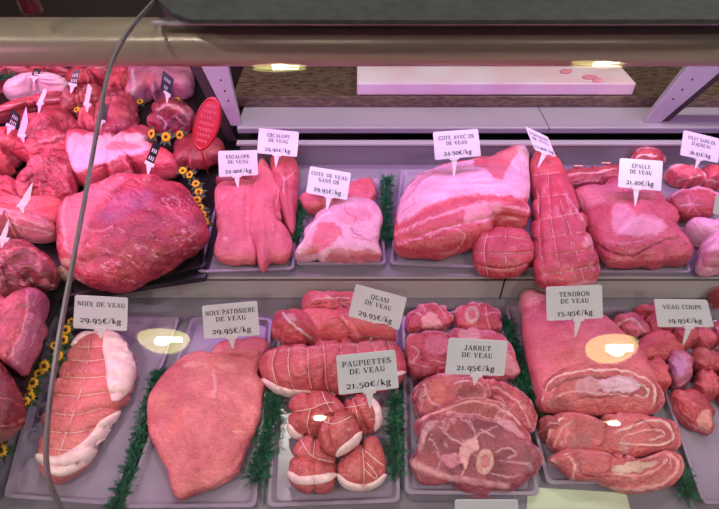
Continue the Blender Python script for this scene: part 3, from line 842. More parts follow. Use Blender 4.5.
# 3 quasi pieces
lump('veal_rump_piece', 'loose veal rump piece at the very back, behind the tied horizontal roast', 'veal',
    [(301, 300), (310, 293), (325, 290), (352, 293), (366, 300), (364, 318), (330, 322), (305, 318)], z=T_, H=.07, pb=.8, c1=(226, 84, 96), c2=(196, 50, 70), amp=.1, marb=.2,
    feats=[('l', [(312, 300), (330, 297), (350, 298)], 1.4, 'fat', .5, .8), ('l', [(310, 306), (325, 304)], 1, 'dark', -1.5), ('l', [(335, 305), (350, 303), (360, 306)], 1.4, 'pale', .4)])
lump('veal_rump_piece', 'folded veal rump piece with a white fat seam, left behind the tied horizontal roast', 'veal',
    [(270, 330), (273, 316), (282, 309), (300, 309), (312, 318), (322, 342), (300, 348), (283, 346), (272, 338)], z=T_, H=.075, pb=.75, c1=(214, 66, 84), c2=(190, 46, 66), amp=.06,
    feats=[('l', [(283, 312), (290, 322), (305, 334), (316, 344)], 2.2, 'fat', .6, .85), ('l', [(271, 328), (276, 340), (284, 345)], 1.5, 'fat', .6), ('p', [(286, 312), (294, 312), (296, 320), (289, 320)], 2, 'fatp', .3, .7)])
lump('veal_rump_piece', 'smooth bulging veal rump piece, right behind the tied horizontal roast', 'veal',
    [(297, 316), (312, 308), (340, 308), (362, 314), (385, 322), (396, 333), (392, 346), (350, 348), (318, 346), (304, 332)], z=T_, H=.08, pb=.75, c1=(226, 88, 96), c2=(204, 62, 78), amp=.06,
    feats=[('l', [(330, 318), (342, 322), (350, 332)], 1.2, 'dark', -1.6, .6), ('l', [(342, 316), (348, 325)], 2, 'pale', .5, .7), ('l', [(352, 334), (375, 337), (392, 336)], 1.4, 'memb', .5, .7)])
gro = [[(276, 348), (272, 365), (277, 384), (284, 394)], [(290, 344), (288, 362), (291, 382), (297, 394)], [(308, 343), (308, 362), (310, 382), (314, 394)], [(323, 342), (325, 362), (326, 382), (330, 394)], [(340, 341), (342, 360), (343, 380), (346, 393)], [(356, 340), (359, 358), (361, 380), (363, 392)], [(372, 339), (376, 356), (378, 378), (380, 390)], [(387, 339), (392, 356), (394, 374), (394, 388)]]
o = lump('tied_veal_roast', 'horizontal string-tied veal roast lying behind the five small tied parcels', 'roast',
    [(260, 367), (264, 352), (280, 344), (314, 342), (352, 339), (393, 339), (403, 352), (406, 372), (398, 388), (375, 395), (334, 398), (288, 398), (266, 386)],
    z=T_, H=.085, pb=.8, c1=(210, 74, 88), c2=(190, 54, 72), N=170, Mr=56, amp=.03, fine=.0014, fib=(0, 3),
    feats=[('g', g, 1.9, None, -3.6) for g in gro]+[('l', [(262, 352), (300, 348), (350, 344), (395, 342)], 1.5, 'memb', 0, .5)])
string(o, gro, r=.0006)
patch(o, [(262, 378), (272, 388), (288, 393), (310, 394), (335, 394)], 7, .004, 'fat_band', widths=[5, 10, 9, 7, 5])
patch(o, [(390, 378), (398, 374), (405, 372)], 5, .003, 'fat_band', widths=[3, 5, 3])
# 4 paupiettes
def parcel(label, ol, z, H, gr, band, widths, strg, ctr=None):
    o = lump('tied_veal_parcel', label, 'veal parcel', ol, z=z, H=H, pb=.95, eqf=.42, c1=(206, 78, 80), c2=(180, 54, 64), N=120, Mr=52, amp=.02, marb=.05, mat_=MEATW, group='string-tied veal parcels',
             feats=[('g', g, 2.6, None, -4.2) for g in gr], bot=.6)
    if band: patch(o, band, 7, .0035, 'fat_band', widths=widths, nw=9)
    string(o, strg, r=.0007)
    return o
parcel('string-tied round veal parcel, back left of the five', [(288, 412), (290, 401), (298, 394), (313, 390), (328, 392), (340, 400), (346, 412), (342, 428), (325, 440), (302, 441), (290, 434)], T_, .07,
       [[(308, 391), (310, 410), (306, 438)], [(288, 412), (310, 411), (334, 404)]], [(288, 424), (294, 434), (306, 439)], [5, 7, 5], [[(288, 412), (310, 409), (322, 404), (334, 402)], [(322, 392), (326, 402), (332, 412)], [(310, 410), (307, 424), (310, 434)]])
parcel('string-tied round veal parcel with its white band upright, back right of the five', [(344, 402), (352, 396), (362, 394), (374, 398), (381, 411), (380, 427), (370, 435), (356, 434), (346, 420)], T_, .068,
       [[(350, 398), (358, 412), (366, 430)]], [(369, 397), (377, 408), (379, 420), (374, 430)], [4, 7, 8, 4], [[(352, 397), (356, 410), (358, 420)], [(345, 408), (356, 406), (366, 404)]])
parcel('string-tied round veal parcel, front left of the five', [(289, 466), (292, 450), (301, 438), (316, 435), (328, 444), (336, 458), (337, 470), (335, 484), (330, 492), (313, 495), (298, 491), (289, 480)], T_, .062,
       [[(316, 436), (314, 452), (312, 472), (314, 494)], [(290, 456), (312, 458), (334, 462)]], [(289, 472), (298, 480), (313, 480), (326, 478), (335, 474)], [8, 8, 10, 9, 8], [[(301, 440), (312, 456), (334, 462)], [(315, 436), (313, 458)], [(292, 476), (304, 481), (320, 480), (334, 476)]])
parcel('string-tied round veal parcel with crossed string, front right of the five', [(337, 466), (344, 455), (356, 444), (370, 436), (379, 439), (384, 452), (386, 470), (381, 482), (364, 490), (346, 489), (337, 480)], T_, .062,
       [[(360, 440), (364, 460), (364, 486)], [(368, 452), (380, 470)]], [(338, 474), (346, 484), (362, 488), (376, 484), (385, 474)], [5, 7, 8, 7, 5], [[(362, 448), (364, 466), (364, 486)], [(362, 448), (376, 460), (384, 466)], [(364, 468), (374, 478), (376, 474), (366, 462)]])
parcel('string-tied round veal parcel resting on top of the other four', [(319, 432), (322, 420), (332, 412), (346, 411), (356, 420), (361, 434), (358, 445), (347, 452), (336, 457), (325, 452), (319, 442)], T_+.045, .058,
       [[(332, 412), (326, 428), (330, 448)]], [(336, 455), (346, 448), (355, 441), (360, 432)], [6, 9, 9, 5], [[(322, 420), (334, 424), (352, 416)], [(330, 412), (328, 424)]])
# 5 shank slices
def shank(label, ol, z, H, tilt, c1, c2, feats, bn=None, pb=.3, rim=2.0, **k):
    o = lump('veal_shank_slice', label, 'shank slice', ol, z=z, H=H, pb=pb, tilt=tilt, c1=c1, c2=c2, marb=.25, marbcol='memb', mat_=MEATW, N=150, Mr=64, wr=.0009,
             feats=[('rim', None, rim, 'memb', .6, .75)]+feats, group='shank slices', **k)
    if bn: bone(o, *bn)
    return o
shank('round shank slice with pale bone, back left of the shank tray', [(406, 320), (411, 311), (425, 303), (442, 304), (452, 313), (454, 322), (444, 332), (423, 334), (409, 335)], T_, .045, 8, (216, 72, 98), (188, 48, 72),
      [('p', [(422, 318), (430, 312), (440, 320), (444, 328), (424, 328)], 2, 'pale', .6), ('l', [(440, 306), (446, 318)], 1.4, 'memb', .3), ('l', [(412, 312), (424, 314)], 1, 'memb', .3)])
shank('round shank slice with a large oval bone, back right of the shank tray', [(454, 320), (457, 308), (472, 302), (491, 305), (500, 315), (500, 332), (484, 338), (461, 334)], T_, .05, 10, (214, 70, 92), (184, 46, 68),
      [('l', [(486, 306), (490, 330)], 1.2, 'memb', .3), ('l', [(486, 314), (500, 312)], 1.2, 'memb', .3)], bn=(472, 315, 7, 9, 10))
shank('shank slice with frayed fatty edge, left behind the grey price card', [(405, 344), (409, 334), (422, 331), (437, 330), (453, 337), (455, 368), (435, 379), (416, 380), (407, 370)], T_, .06, 18, (210, 66, 96), (180, 44, 70),
      [('p', [(426, 338), (444, 334), (450, 350), (436, 356), (426, 350)], 2, (226, 120, 150), .6, .7), ('l', [(410, 345), (420, 352), (414, 362), (430, 368)], 1.3, 'fatp', .6, .7), ('l', [(430, 360), (444, 362)], 1.2, 'fatp', .5, .7), ('g', [(425, 335), (423, 355), (440, 372)], 2, None, -2)])
shank('shank slice with smooth pink bone end, right behind the grey price card', [(449, 334), (462, 328), (482, 330), (503, 336), (513, 351), (520, 368), (514, 380), (490, 384), (460, 380), (449, 370)], T_, .06, 18, (214, 76, 104), (188, 50, 78),
      [('p', [(460, 330), (474, 329), (480, 336), (470, 342), (460, 338)], 1.5, 'pale', 1.2), ('p', [(506, 352), (518, 366), (514, 376), (505, 372)], 2, 'fatp', .6, .6)])
shank('dark folded shank slice in the middle left of the shank tray', [(412, 404), (413, 390), (424, 379), (444, 374), (468, 374), (486, 380), (492, 396), (478, 416), (448, 424), (424, 424)], T_, .066, 22, (190, 70, 84), (150, 44, 58),
      [('e', (470, 392, 13, 7), 3, 'brown', 0), ('l', [(455, 384), (468, 380), (484, 386), (486, 396), (474, 402), (458, 398)], 1.4, 'fatp', .5), ('p', [(428, 384), (440, 380), (448, 392), (440, 404), (428, 400)], 3, 'orange', .3, .5), ('l', [(424, 384), (430, 400), (446, 408)], 2, 'memb', .5), ('g', [(415, 404), (430, 398), (438, 410)], 2, None, -2.5)])
shank('thin shank slice edge peeping out at the right of the shank tray', [(482, 384), (498, 379), (518, 388), (532, 403), (537, 420), (530, 434), (510, 430), (492, 410)], T_, .058, 22, (200, 64, 84), (164, 44, 62),
      [('l', [(488, 386), (505, 392), (522, 408), (530, 424)], 1.6, 'memb', .4), ('g', [(490, 392), (510, 402), (524, 420)], 2, None, -2)])
shank('arched shank slice directly behind the big front slice', [(414, 428), (424, 414), (446, 403), (474, 397), (499, 402), (519, 417), (532, 438), (524, 452), (480, 458), (430, 452)], T_, .062, 24, (196, 74, 88), (158, 46, 62),
      [('l', [(420, 420), (446, 408), (474, 402), (500, 408), (520, 424)], 2.2, 'pale', .8), ('e', (474, 408, 26, 5), 3, 'brown', 0, .6), ('l', [(446, 412), (466, 414), (490, 418)], 1.2, 'memb', .4), ('p', [(496, 418), (514, 424), (526, 436), (510, 434)], 2, 'memb', .5, .7)])
shank('large marbled shank slice with a ring of bone, front of the shank tray', [(409, 459), (417, 443), (420, 425), (428, 417), (453, 414), (476, 417), (499, 424), (518, 436), (533, 440), (543, 456), (540, 470), (526, 482), (511, 492), (494, 492), (484, 498), (463, 495), (448, 486), (436, 488), (420, 486), (412, 473)], T_+.001, .05, 30, (168, 62, 80), (128, 36, 58),
      [('l', [(412, 462), (430, 472), (450, 478), (466, 480), (486, 484), (506, 486)], 6, 'pale', 1.5), ('p', [(418, 440), (424, 424), (436, 422), (424, 440), (419, 452)], 2, 'fatp', .6, .7),
       ('l', [(440, 426), (450, 436), (463, 446), (465, 462), (462, 474)], 1.6, 'memb', .5), ('l', [(463, 446), (480, 434), (496, 428)], 1.4, 'memb', .4), ('p', [(442, 457), (458, 452), (462, 462), (452, 468), (444, 464)], 1.2, (222, 120, 150), 1.2),
       ('p', [(463, 442), (472, 438), (478, 446), (472, 456), (464, 470), (460, 460)], 1.2, 'pale', .6), ('l', [(496, 452), (510, 448), (516, 454), (508, 458)], 1.6, 'fatp', .8), ('l', [(492, 474), (506, 478), (520, 474)], 1.1, 'memb', .4),
       ('l', [(450, 420), (446, 432)], 1, 'memb', .3), ('l', [(470, 420), (474, 432)], 1, 'memb', .3), ('l', [(480, 430), (495, 436)], 1.6, 'fatp', .6), ('l', [(425, 436), (436, 446), (440, 462), (434, 474)], 1.2, 'memb', .4), ('l', [(500, 460), (528, 464)], 1, 'memb', .3),
       ('g', [(462, 448), (460, 466)], 1.6, None, -2.5), ('l', [(460, 447), (457, 460)], 1.0, 'dark', -1.2, .7)], bn=(485, 462, 8.5, 12.5, 8), rim=2.6)
# 6 tendron
o = lump('rolled_veal_breast', 'large rolled veal breast with smooth pink skin under the white price card, behind its slices', 'veal breast',
    [(518, 300), (522, 291), (534, 288), (548, 290), (572, 299), (600, 312), (622, 328), (640, 345), (655, 366), (660, 385), (650, 400), (600, 408), (556, 412), (541, 414), (534, 400), (527, 366), (521, 330)],
    z=T_, H=.085, pb=.7, c1=(224, 96, 112), c2=(210, 80, 98), N=150, Mr=64, amp=.03, fine=.0006, eqf=.4,
    feats=[('p', [(518, 298), (526, 290), (540, 290), (544, 300), (530, 304), (520, 308)], 1.5, (236, 150, 160), .5, .7), ('l', [(519, 310), (534, 303), (548, 298)], 1.4, (246, 170, 178), .5, .7), ('l', [(521, 320), (536, 310)], 1.2, (244, 160, 170), .4, .6)])
RB = o
f = lump('cut_face', 'marbled spiral end of the breast roll', None,
    [(541, 416), (535, 405), (537, 386), (548, 373), (568, 365), (595, 362), (624, 363), (648, 371), (662, 386), (665, 402), (657, 414), (640, 419), (610, 417), (585, 417), (560, 418)],
    z=T_, H=.085, pb=.4, eqf=.45, tilt=28, c1=(208, 88, 96), c2=(180, 60, 72), N=170, Mr=80, mat_=MEATW, parent=o, amp=.02, wr=.0008,
    feats=[('rim', None, 3.5, (226, 110, 122), 1.2, .8), ('l', [(542, 400), (548, 384), (562, 375), (590, 370), (622, 371), (648, 380), (656, 396), (650, 408)], 2, (248, 190, 194), .8, .9),
           ('l', [(548, 404), (554, 388), (572, 379), (600, 377), (626, 379), (644, 388), (646, 398)], 2.6, 'dark', -2.4, .7), ('p', [(574, 384), (588, 376), (600, 380), (600, 390), (580, 394)], 1.5, (216, 150, 170), 2.6, .8), ('l', [(600, 378), (601, 391)], 1.2, 'deep', -1.5, .6), ('l', [(618, 377), (616, 391)], 1, 'memb', -1, .6),
           ('p', [(600, 380), (622, 376), (640, 384), (634, 392), (612, 392), (600, 390)], 1.5, (228, 176, 200), 2.4), ('l', [(550, 404), (562, 394), (580, 392), (606, 394), (628, 396)], 1.6, (240, 176, 180), .8),
           ('p', [(546, 406), (556, 398), (570, 402), (568, 413), (552, 414)], 2, (150, 50, 60), -1), ('p', [(580, 402), (600, 397), (636, 398), (655, 406), (640, 414), (600, 414), (582, 413)], 2, (206, 84, 92), 1.5, .8), ('l', [(572, 413), (574, 402), (590, 397), (620, 396)], 1.3, 'dark', -1.8, .7),
           ('l', [(634, 384), (644, 386), (650, 392), (646, 398), (636, 396)], 1.4, 'fat', 1)])
lump('veal_breast_slice', 'short dark end of breast sticking out left beside the upper breast slice', 'veal breast', [(537, 426), (541, 418), (552, 416), (566, 420), (562, 440), (548, 444), (539, 438)], z=T_, H=.055, pb=.8, c1=(176, 62, 70), c2=(140, 40, 54), mat_=MEATW,
    feats=[('l', [(540, 432), (550, 424), (562, 422)], 1.2, 'memb', .4), ('e', (544, 428, 4, 4), 2, 'brown', 0)])
sl2 = lump('veal_breast_slice', 'curled veal breast slice with pale fat swirls, middle layer below the big roll', 'veal breast',
    [(548, 446), (543, 434), (548, 420), (562, 411), (585, 413), (600, 417), (620, 414), (648, 414), (668, 416), (678, 426), (681, 440), (676, 452), (650, 457), (628, 459), (606, 457), (596, 455), (575, 456), (560, 458)],
    z=T_+.001, H=.058, pb=.35, tilt=22, c1=(208, 84, 90), c2=(178, 58, 68), N=170, Mr=76, mat_=MEATW, marb=.2, wr=.001,
    feats=[('rim', None, 3, (228, 116, 124), 1.2, .8), ('l', [(548, 440), (552, 424), (562, 418)], 2.2, (244, 184, 184), .8), ('l', [(554, 448), (560, 430), (574, 422)], 1.5, (236, 168, 168), .5), ('p', [(572, 420), (592, 422), (606, 420), (608, 432), (590, 438), (574, 436)], 3, (170, 60, 70), -1, .8),
           ('p', [(572, 438), (590, 434), (592, 446), (570, 452)], 2, (150, 76, 84), -.5, .7), ('l', [(616, 432), (632, 426), (652, 420), (668, 424), (674, 438), (660, 446), (640, 444), (620, 444)], 2.2, (246, 190, 190), 1),
           ('l', [(626, 436), (644, 430), (660, 430), (664, 436), (650, 440)], 1.6, (240, 176, 178), .8), ('l', [(630, 430), (640, 420), (652, 426), (656, 434)], 1.8, 'dark', -2.2, .6), ('l', [(608, 420), (606, 436), (600, 446)], 1.8, 'dark', -3, .6), ('p', [(618, 444), (626, 440), (628, 452), (618, 452)], 1.5, (200, 140, 140), .5, .7)])
sl3 = lump('veal_breast_slice', 'lowest veal breast slice with a pale curled edge, at the front of its tray', 'veal breast',
    [(541, 460), (550, 454), (566, 447), (590, 447), (606, 452), (630, 456), (652, 456), (672, 448), (680, 455), (684, 466), (680, 479), (666, 488), (648, 493), (626, 494), (606, 487), (594, 484), (574, 484), (562, 476), (550, 466)],
    z=T_+.001, H=.048, pb=.35, tilt=16, c1=(204, 84, 90), c2=(172, 56, 66), N=170, Mr=76, mat_=MEATW, marb=.25, wr=.001,
    feats=[('rim', None, 2.4, (232, 130, 136), 1, .8), ('l', [(610, 486), (630, 489), (656, 486), (674, 476), (678, 462), (668, 454)], 3, (242, 160, 164), 1), ('p', [(612, 466), (640, 462), (658, 460), (650, 468), (626, 474), (614, 472)], 1.5, (214, 176, 156), .8, .9),
           ('l', [(572, 482), (574, 466), (566, 454)], 1.8, (240, 170, 170), .8), ('p', [(582, 456), (602, 454), (616, 462), (606, 472), (586, 472)], 2, (196, 70, 78), 1.8, .8), ('l', [(614, 474), (634, 476), (656, 470), (668, 460)], 2.2, (236, 150, 154), .8), ('l', [(580, 458), (582, 474), (600, 478)], 1.6, 'dark', -2.4, .6),
           ('p', [(620, 480), (645, 478), (664, 470), (660, 480), (640, 486)], 2, (178, 66, 70), -.5, .8), ('l', [(542, 460), (550, 460), (558, 464)], 2, 'pale', .8), ('l', [(612, 456), (610, 466), (606, 474)], 1.4, 'dark', -2, .6)])
# 7 diced veal
cubes = [
 ([(611, 327), (618, 316), (632, 313), (646, 320), (648, 337), (628, 341)], .05, (228, 110, 130), (206, 76, 96), 'pale rounded veal chunk, back left of the diced veal'),
 ([(633, 312), (656, 304), (668, 318), (672, 334), (650, 340), (640, 326)], .055, (204, 66, 82), (176, 44, 64), 'red veal chunk at the back, its right side under the tilted price card'),
 ([(668, 326), (680, 318), (694, 322), (698, 340), (684, 350), (672, 344)], .05, (196, 60, 78), (170, 44, 64), 'veal chunk directly below the tilted price card'),
 ([(631, 362), (635, 346), (648, 334), (668, 331), (684, 348), (676, 362), (652, 366)], .05, (208, 70, 82), (188, 52, 68), 'broad smooth veal chunk in the middle left of the diced veal'),
 ([(636, 370), (645, 360), (660, 357), (670, 372), (668, 390), (656, 392), (645, 384)], .05, (206, 66, 78), (182, 48, 64), 'tall red veal chunk touching the rolled breast'),
 ([(664, 360), (674, 350), (686, 352), (693, 364), (689, 382), (676, 392), (666, 384)], .056, (186, 80, 120), (160, 50, 84), 'purplish veal chunk with silvery membrane in the centre of the dice'),
 ([(690, 330), (702, 322), (712, 330), (716, 344), (704, 352), (692, 346)], .045, (204, 60, 82), (180, 46, 66), 'small ruffled veal chunk right of the price card spike'),
 ([(712, 328), (724, 322), (738, 330), (738, 350), (720, 352), (713, 344)], .05, (214, 90, 110), (186, 62, 82), 'pale frayed veal chunk cut by the right edge, back of the dice'),
 ([(688, 362), (696, 350), (712, 350), (722, 358), (720, 372), (702, 376), (692, 372)], .048, (190, 56, 72), (166, 42, 60), 'flat-topped red veal chunk near the right edge, middle of the dice'),
 ([(692, 386), (696, 374), (710, 370), (720, 380), (718, 398), (706, 402), (696, 398)], .045, (196, 58, 74), (170, 42, 60), 'red veal chunk near the right edge, just behind the front chunk'),
 ([(716, 372), (730, 366), (744, 380), (742, 404), (724, 408), (716, 396)], .045, (200, 62, 78), (176, 46, 64), 'veal chunk cut by the right edge, front of the dice'),
 ([(670, 398), (678, 390), (694, 388), (706, 396), (714, 408), (714, 426), (708, 436), (690, 430), (676, 418)], .042, (196, 54, 70), (166, 38, 56), 'wedge-shaped veal chunk with a pale corner, nearest the front of the dice')]
for i, (ol, H, a, b, lb) in enumerate(cubes):
    ft = [('g', [(ol[0][0]+4, ol[0][1]-2), (sum(p[0] for p in ol)/len(ol), sum(p[1] for p in ol)/len(ol)+3), (ol[-2][0]-2, ol[-2][1]-6)], 2, None, 1.6), ('g', [(ol[1][0], ol[1][1]+6), (ol[3][0]-4, ol[3][1]+5)], 2, None, -1.6)]
    if i == 5: ft += [('p', [(668, 362), (678, 355), (688, 362), (684, 376), (672, 374)], 3, (190, 130, 190), .5, .6), ('l', [(670, 384), (680, 386), (688, 378)], 1.6, 'fatp', .5)]
    if i == 11: ft += [('p', [(698, 416), (712, 410), (713, 426), (707, 434), (698, 428)], 1, (228, 150, 140), .3, .85), ('l', [(672, 402), (684, 418), (700, 430)], 1.2, 'memb', .3), ('l', [(678, 392), (692, 404), (712, 410)], 1, (226, 110, 110), 1, .5)]
    if i in (0, 7): ft += [('l', [(ol[0][0]+3, ol[0][1]), (ol[2][0], ol[2][1]+6), (ol[4][0]-4, ol[4][1]-4)], 1.6, 'fat', .6, .8)]
    lump('veal_chunk', lb, 'diced veal', ol, z=T_, H=H, pb=.5, pa=.9, c1=a, c2=b, N=80, Mr=36, amp=.09, feats=ft, group='diced veal chunks')
# ================================================================= upper deck
lump('veal_escalope_slab', 'dark rolled back end of veal peeping out behind the left upper price card', 'veal', [(216, 184), (222, 174), (245, 172), (256, 178), (254, 190), (230, 192)], z=U_, H=.05, c1=(170, 40, 64), c2=(146, 28, 50), N=80, Mr=30)
lump('veal_escalope_slab', 'narrow dark escalope slab, right of the pointed one on the upper deck', 'veal', [(268, 160), (278, 154), (292, 156), (299, 168), (299, 200), (296, 238), (286, 232), (276, 200)], z=U_, H=.055, c1=(200, 70, 84), c2=(174, 52, 68), fib=(1.3, 5), amp=.06,
    feats=[('l', [(276, 165), (284, 178), (296, 170)], 1, 'pale', .4, .6), ('g', [(286, 160), (288, 190), (292, 226)], 2.5, None, -2.5), ('l', [(284, 178), (284, 192)], 1.2, 'fatp', .4)])
lump('veal_escalope_slab', 'rounded smooth escalope slab, leftmost on the upper deck', 'veal', [(213, 195), (218, 183), (236, 178), (250, 178), (258, 193), (257, 235), (258, 262), (244, 266), (226, 265), (213, 258), (214, 240), (217, 225)], z=U_, H=.05, pb=.5, c1=(214, 92, 108), c2=(200, 76, 94), amp=.03, fib=(1.4, 5),
    feats=[('l', [(222, 198), (226, 196)], 2, 'pale', .4, .6), ('e', (225, 239, 2.5, 2), 1, 'pale', .8), ('g', [(247, 182), (246, 220), (248, 262)], 2.5, None, -1.8)])
lump('veal_escalope_slab', 'pointed escalope slab hanging over the front edge of its tray', 'veal', [(252, 170), (257, 160), (262, 155), (268, 162), (278, 178), (284, 192), (282, 218), (292, 238), (294, 252), (286, 263), (272, 266), (266, 272), (262, 276), (257, 268), (253, 250), (248, 225), (249, 195)], z=U_+.002, H=.056, pb=.7, c1=(216, 90, 104), c2=(198, 72, 90), N=140, Mr=56, amp=.03, fib=(1.5, 6),
    feats=[('g', [(276, 200), (278, 225), (270, 262)], 2.5, None, -2.2), ('l', [(275, 176), (278, 190), (276, 205)], 1, 'pale', .3, .6), ('g', [(262, 165), (262, 200), (262, 240)], 3, None, 1.2), ('l', [(270, 226), (282, 238)], 1, 'fatp', .3, .5)])
lump('veal_chop_slab', 'plain pink veal piece behind the fat-covered boneless chop', 'veal', [(298, 196), (308, 192), (330, 190), (348, 182), (366, 178), (375, 182), (376, 200), (360, 212), (320, 216), (304, 212)], z=U_, H=.055, c1=(214, 86, 100), c2=(200, 70, 88),
    feats=[('g', [(320, 194), (330, 208)], 3, None, -2)])
lump('boneless_chop', 'boneless veal chop wrapped in white fat, beside the dark parsley', 'veal', [(294, 256), (299, 243), (306, 228), (318, 212), (338, 199), (352, 195), (370, 198), (380, 208), (383, 222), (380, 240), (383, 258), (376, 264), (346, 264), (310, 263), (297, 262)], z=U_, H=.06, pb=.5, c1=(230, 168, 186), c2=(218, 140, 162), N=160, Mr=64, amp=.04, marb=.1,
    feats=[('p', [(306, 252), (314, 236), (320, 222), (336, 224), (342, 234), (330, 244), (318, 252)], 2, (214, 70, 88), -.4), ('p', [(336, 214), (352, 206), (368, 210), (372, 218), (356, 222), (344, 224)], 3, (206, 90, 112), 0, .6), ('l', [(350, 228), (362, 236), (372, 242)], 2.4, 'red', -.8, .7),
           ('p', [(324, 258), (336, 248), (356, 250), (378, 252), (380, 260), (352, 263), (328, 262)], 2, (200, 62, 80), -.5, .8), ('l', [(345, 205), (346, 212), (356, 216), (354, 226), (364, 232)], 1, 'red', -.5, .7), ('l', [(352, 236), (366, 240), (378, 238)], 1.1, 'red', -.5, .6), ('l', [(298, 252), (306, 236), (316, 220), (330, 212)], 2, 'fat', .6)])
o = lump('rib_joint', 'large veal rib joint with a thick white fat cap, middle of the upper deck', 'joint', [(392, 236), (395, 215), (400, 198), (411, 180), (430, 168), (450, 163), (472, 158), (494, 150), (512, 145), (526, 144), (531, 156), (530, 180), (530, 205), (528, 228), (510, 234), (490, 238), (472, 250), (445, 260), (412, 262), (396, 254)], z=U_, H=.1, pb=.62, c1=(206, 62, 78), c2=(184, 44, 64), N=190, Mr=84, amp=.03, slope=(0, .1), fib=(.1, 6), mat_=MEATW,
    feats=[('p', [(397, 222), (400, 200), (412, 180), (432, 169), (462, 162), (496, 154), (528, 146), (530, 198), (505, 196), (478, 195), (452, 199), (424, 209), (404, 222)], 1.5, (228, 180, 200), 1.2),
           ('p', [(472, 162), (494, 151), (512, 147), (518, 152), (510, 164), (504, 176), (498, 180), (486, 170)], 2, (190, 48, 62), -.4, .9), ('l', [(412, 186), (424, 178), (438, 172)], 3, (190, 84, 100), -.3, .6), ('l', [(404, 200), (412, 192), (420, 182)], 2.4, (196, 80, 100), -.3, .6), ('l', [(402, 212), (414, 204), (412, 196)], 2, (200, 90, 110), 0, .5),
           ('l', [(396, 228), (410, 218), (430, 207), (455, 199), (485, 197), (529, 201)], 4, (206, 46, 58), -.8), ('l', [(395, 234), (420, 222), (450, 212), (470, 206), (500, 206), (528, 210)], 2.4, (240, 160, 176), .6, .8), ('p', [(468, 206), (500, 202), (498, 214), (486, 222), (466, 220)], 2.5, (238, 160, 180), .5, .7),
           ('l', [(397, 244), (420, 238), (436, 230), (462, 224)], 1.3, 'fatp', .4, .8), ('g', [(397, 240), (420, 234), (440, 228), (470, 222), (500, 216), (528, 220)], 2.4, None, -3.2), ('l', [(440, 256), (456, 250), (464, 238), (460, 230), (445, 228), (430, 236)], 1.2, 'fatp', .3, .7), ('l', [(500, 222), (510, 218), (522, 226)], 1.8, 'fatp', .6, .6),
           ('l', [(528, 150), (529, 190), (528, 222)], 1.6, 'fat', .4, .7), ('l', [(514, 152), (520, 164), (522, 180)], 2.6, (228, 130, 150), 0, .5)])
gr1 = [[(474, 240), (500, 236), (530, 240)], [(474, 252), (502, 254), (533, 252)], [(478, 266), (504, 270), (530, 264)], [(506, 229), (505, 254), (508, 278)], [(488, 231), (484, 252), (488, 276)]]
o = lump('small_tied_roast', 'small round string-tied roast in front of the fat-capped rib joint', 'roast', [(472, 250), (476, 238), (490, 230), (508, 227), (524, 230), (533, 242), (535, 258), (527, 270), (510, 279), (484, 278), (474, 266)], z=U_, H=.07, pb=.8, c1=(204, 54, 76), c2=(182, 40, 62), N=120, Mr=56, amp=.03, fib=(0, 3), marb=.1,
    feats=[('g', g, 1.8, None, -2.4) for g in gr1])
string(o, gr1, r=.0005)
gr2 = [[(532, 176), (546, 174), (560, 172)], [(530, 198), (548, 196), (568, 194)], [(530, 220), (552, 218), (580, 212)], [(531, 240), (558, 236), (592, 230)], [(531, 258), (562, 254), (600, 248)], [(534, 275), (566, 272), (602, 264)], [(548, 170), (550, 210), (556, 250), (564, 290)], [(560, 200), (572, 236), (584, 280)], [(538, 190), (540, 240), (546, 286)]]
o = lump('netted_veal_roll', 'long netted veal roll standing lengthwise between the rib joint and the shoulder', 'roast', [(526, 174), (529, 156), (541, 147), (557, 151), (569, 172), (577, 195), (585, 218), (592, 236), (600, 254), (602, 272), (594, 285), (572, 291), (548, 290), (534, 282), (530, 262), (532, 232), (530, 200)], z=U_+.001, H=.08, pb=.75, c1=(206, 58, 78), c2=(180, 38, 60), N=150, Mr=70, amp=.03, fib=(1.4, 5), marb=.15, slope=(0, -.1),
    feats=[('g', g, 1.9, None, -2.6) for g in gr2]+[('p', [(584, 238), (590, 234), (592, 244), (585, 246)], 1.5, 'pale', .4, .8), ('l', [(566, 194), (580, 216), (594, 236), (601, 258), (600, 276), (590, 286)], 2, 'fatp', .5, .8), ('p', [(568, 286), (590, 280), (596, 284), (582, 290)], 2, 'fatp', .3, .7)])
string(o, gr2, r=.0005)
rk = lump('rib_rack', 'low dark rib rack lying behind the folded shoulder', 'ribs', [(560, 180), (564, 171), (585, 167), (604, 166), (620, 164), (626, 172), (620, 182), (596, 188), (570, 190)], z=U_, H=.045, c1=(176, 44, 66), c2=(148, 28, 50), N=120, Mr=36, fib=(0, 5),
    feats=[('l', [(566, 176), (592, 172), (618, 168)], 1.8, 'fatp', .6, .7), ('l', [(572, 184), (598, 180)], 1.4, 'memb', .5, .6), ('e', (600, 176, 4, 3), 1, 'deep', -.5)])
for (x, y) in ((578, 166), (606, 163)):
    p0 = at(x, y, U_+.045); MB_ = MB(); MB_.tube([p0-Vector((.012, 0, 0)), p0, p0+Vector((.012, -.002, .001))], .0028, 6); MB_.build('rib_bone', M['bone'], rk, True)
ch = lump('veal_chop', 'small bony chop standing against the back panel right of the rib rack', 'chop', [(628, 166), (631, 156), (640, 148), (652, 147), (662, 152), (665, 162), (658, 170), (640, 172)], z=U_, H=.06, tilt=20, pb=.5, c1=(186, 40, 60), c2=(160, 30, 50), N=90, Mr=40,
    feats=[('rim', None, 2, 'fatp', .5), ('l', [(634, 160), (644, 154), (656, 156)], 1.4, 'fat', .4), ('e', (645, 158, 4, 3), 1, 'deep', 0)])
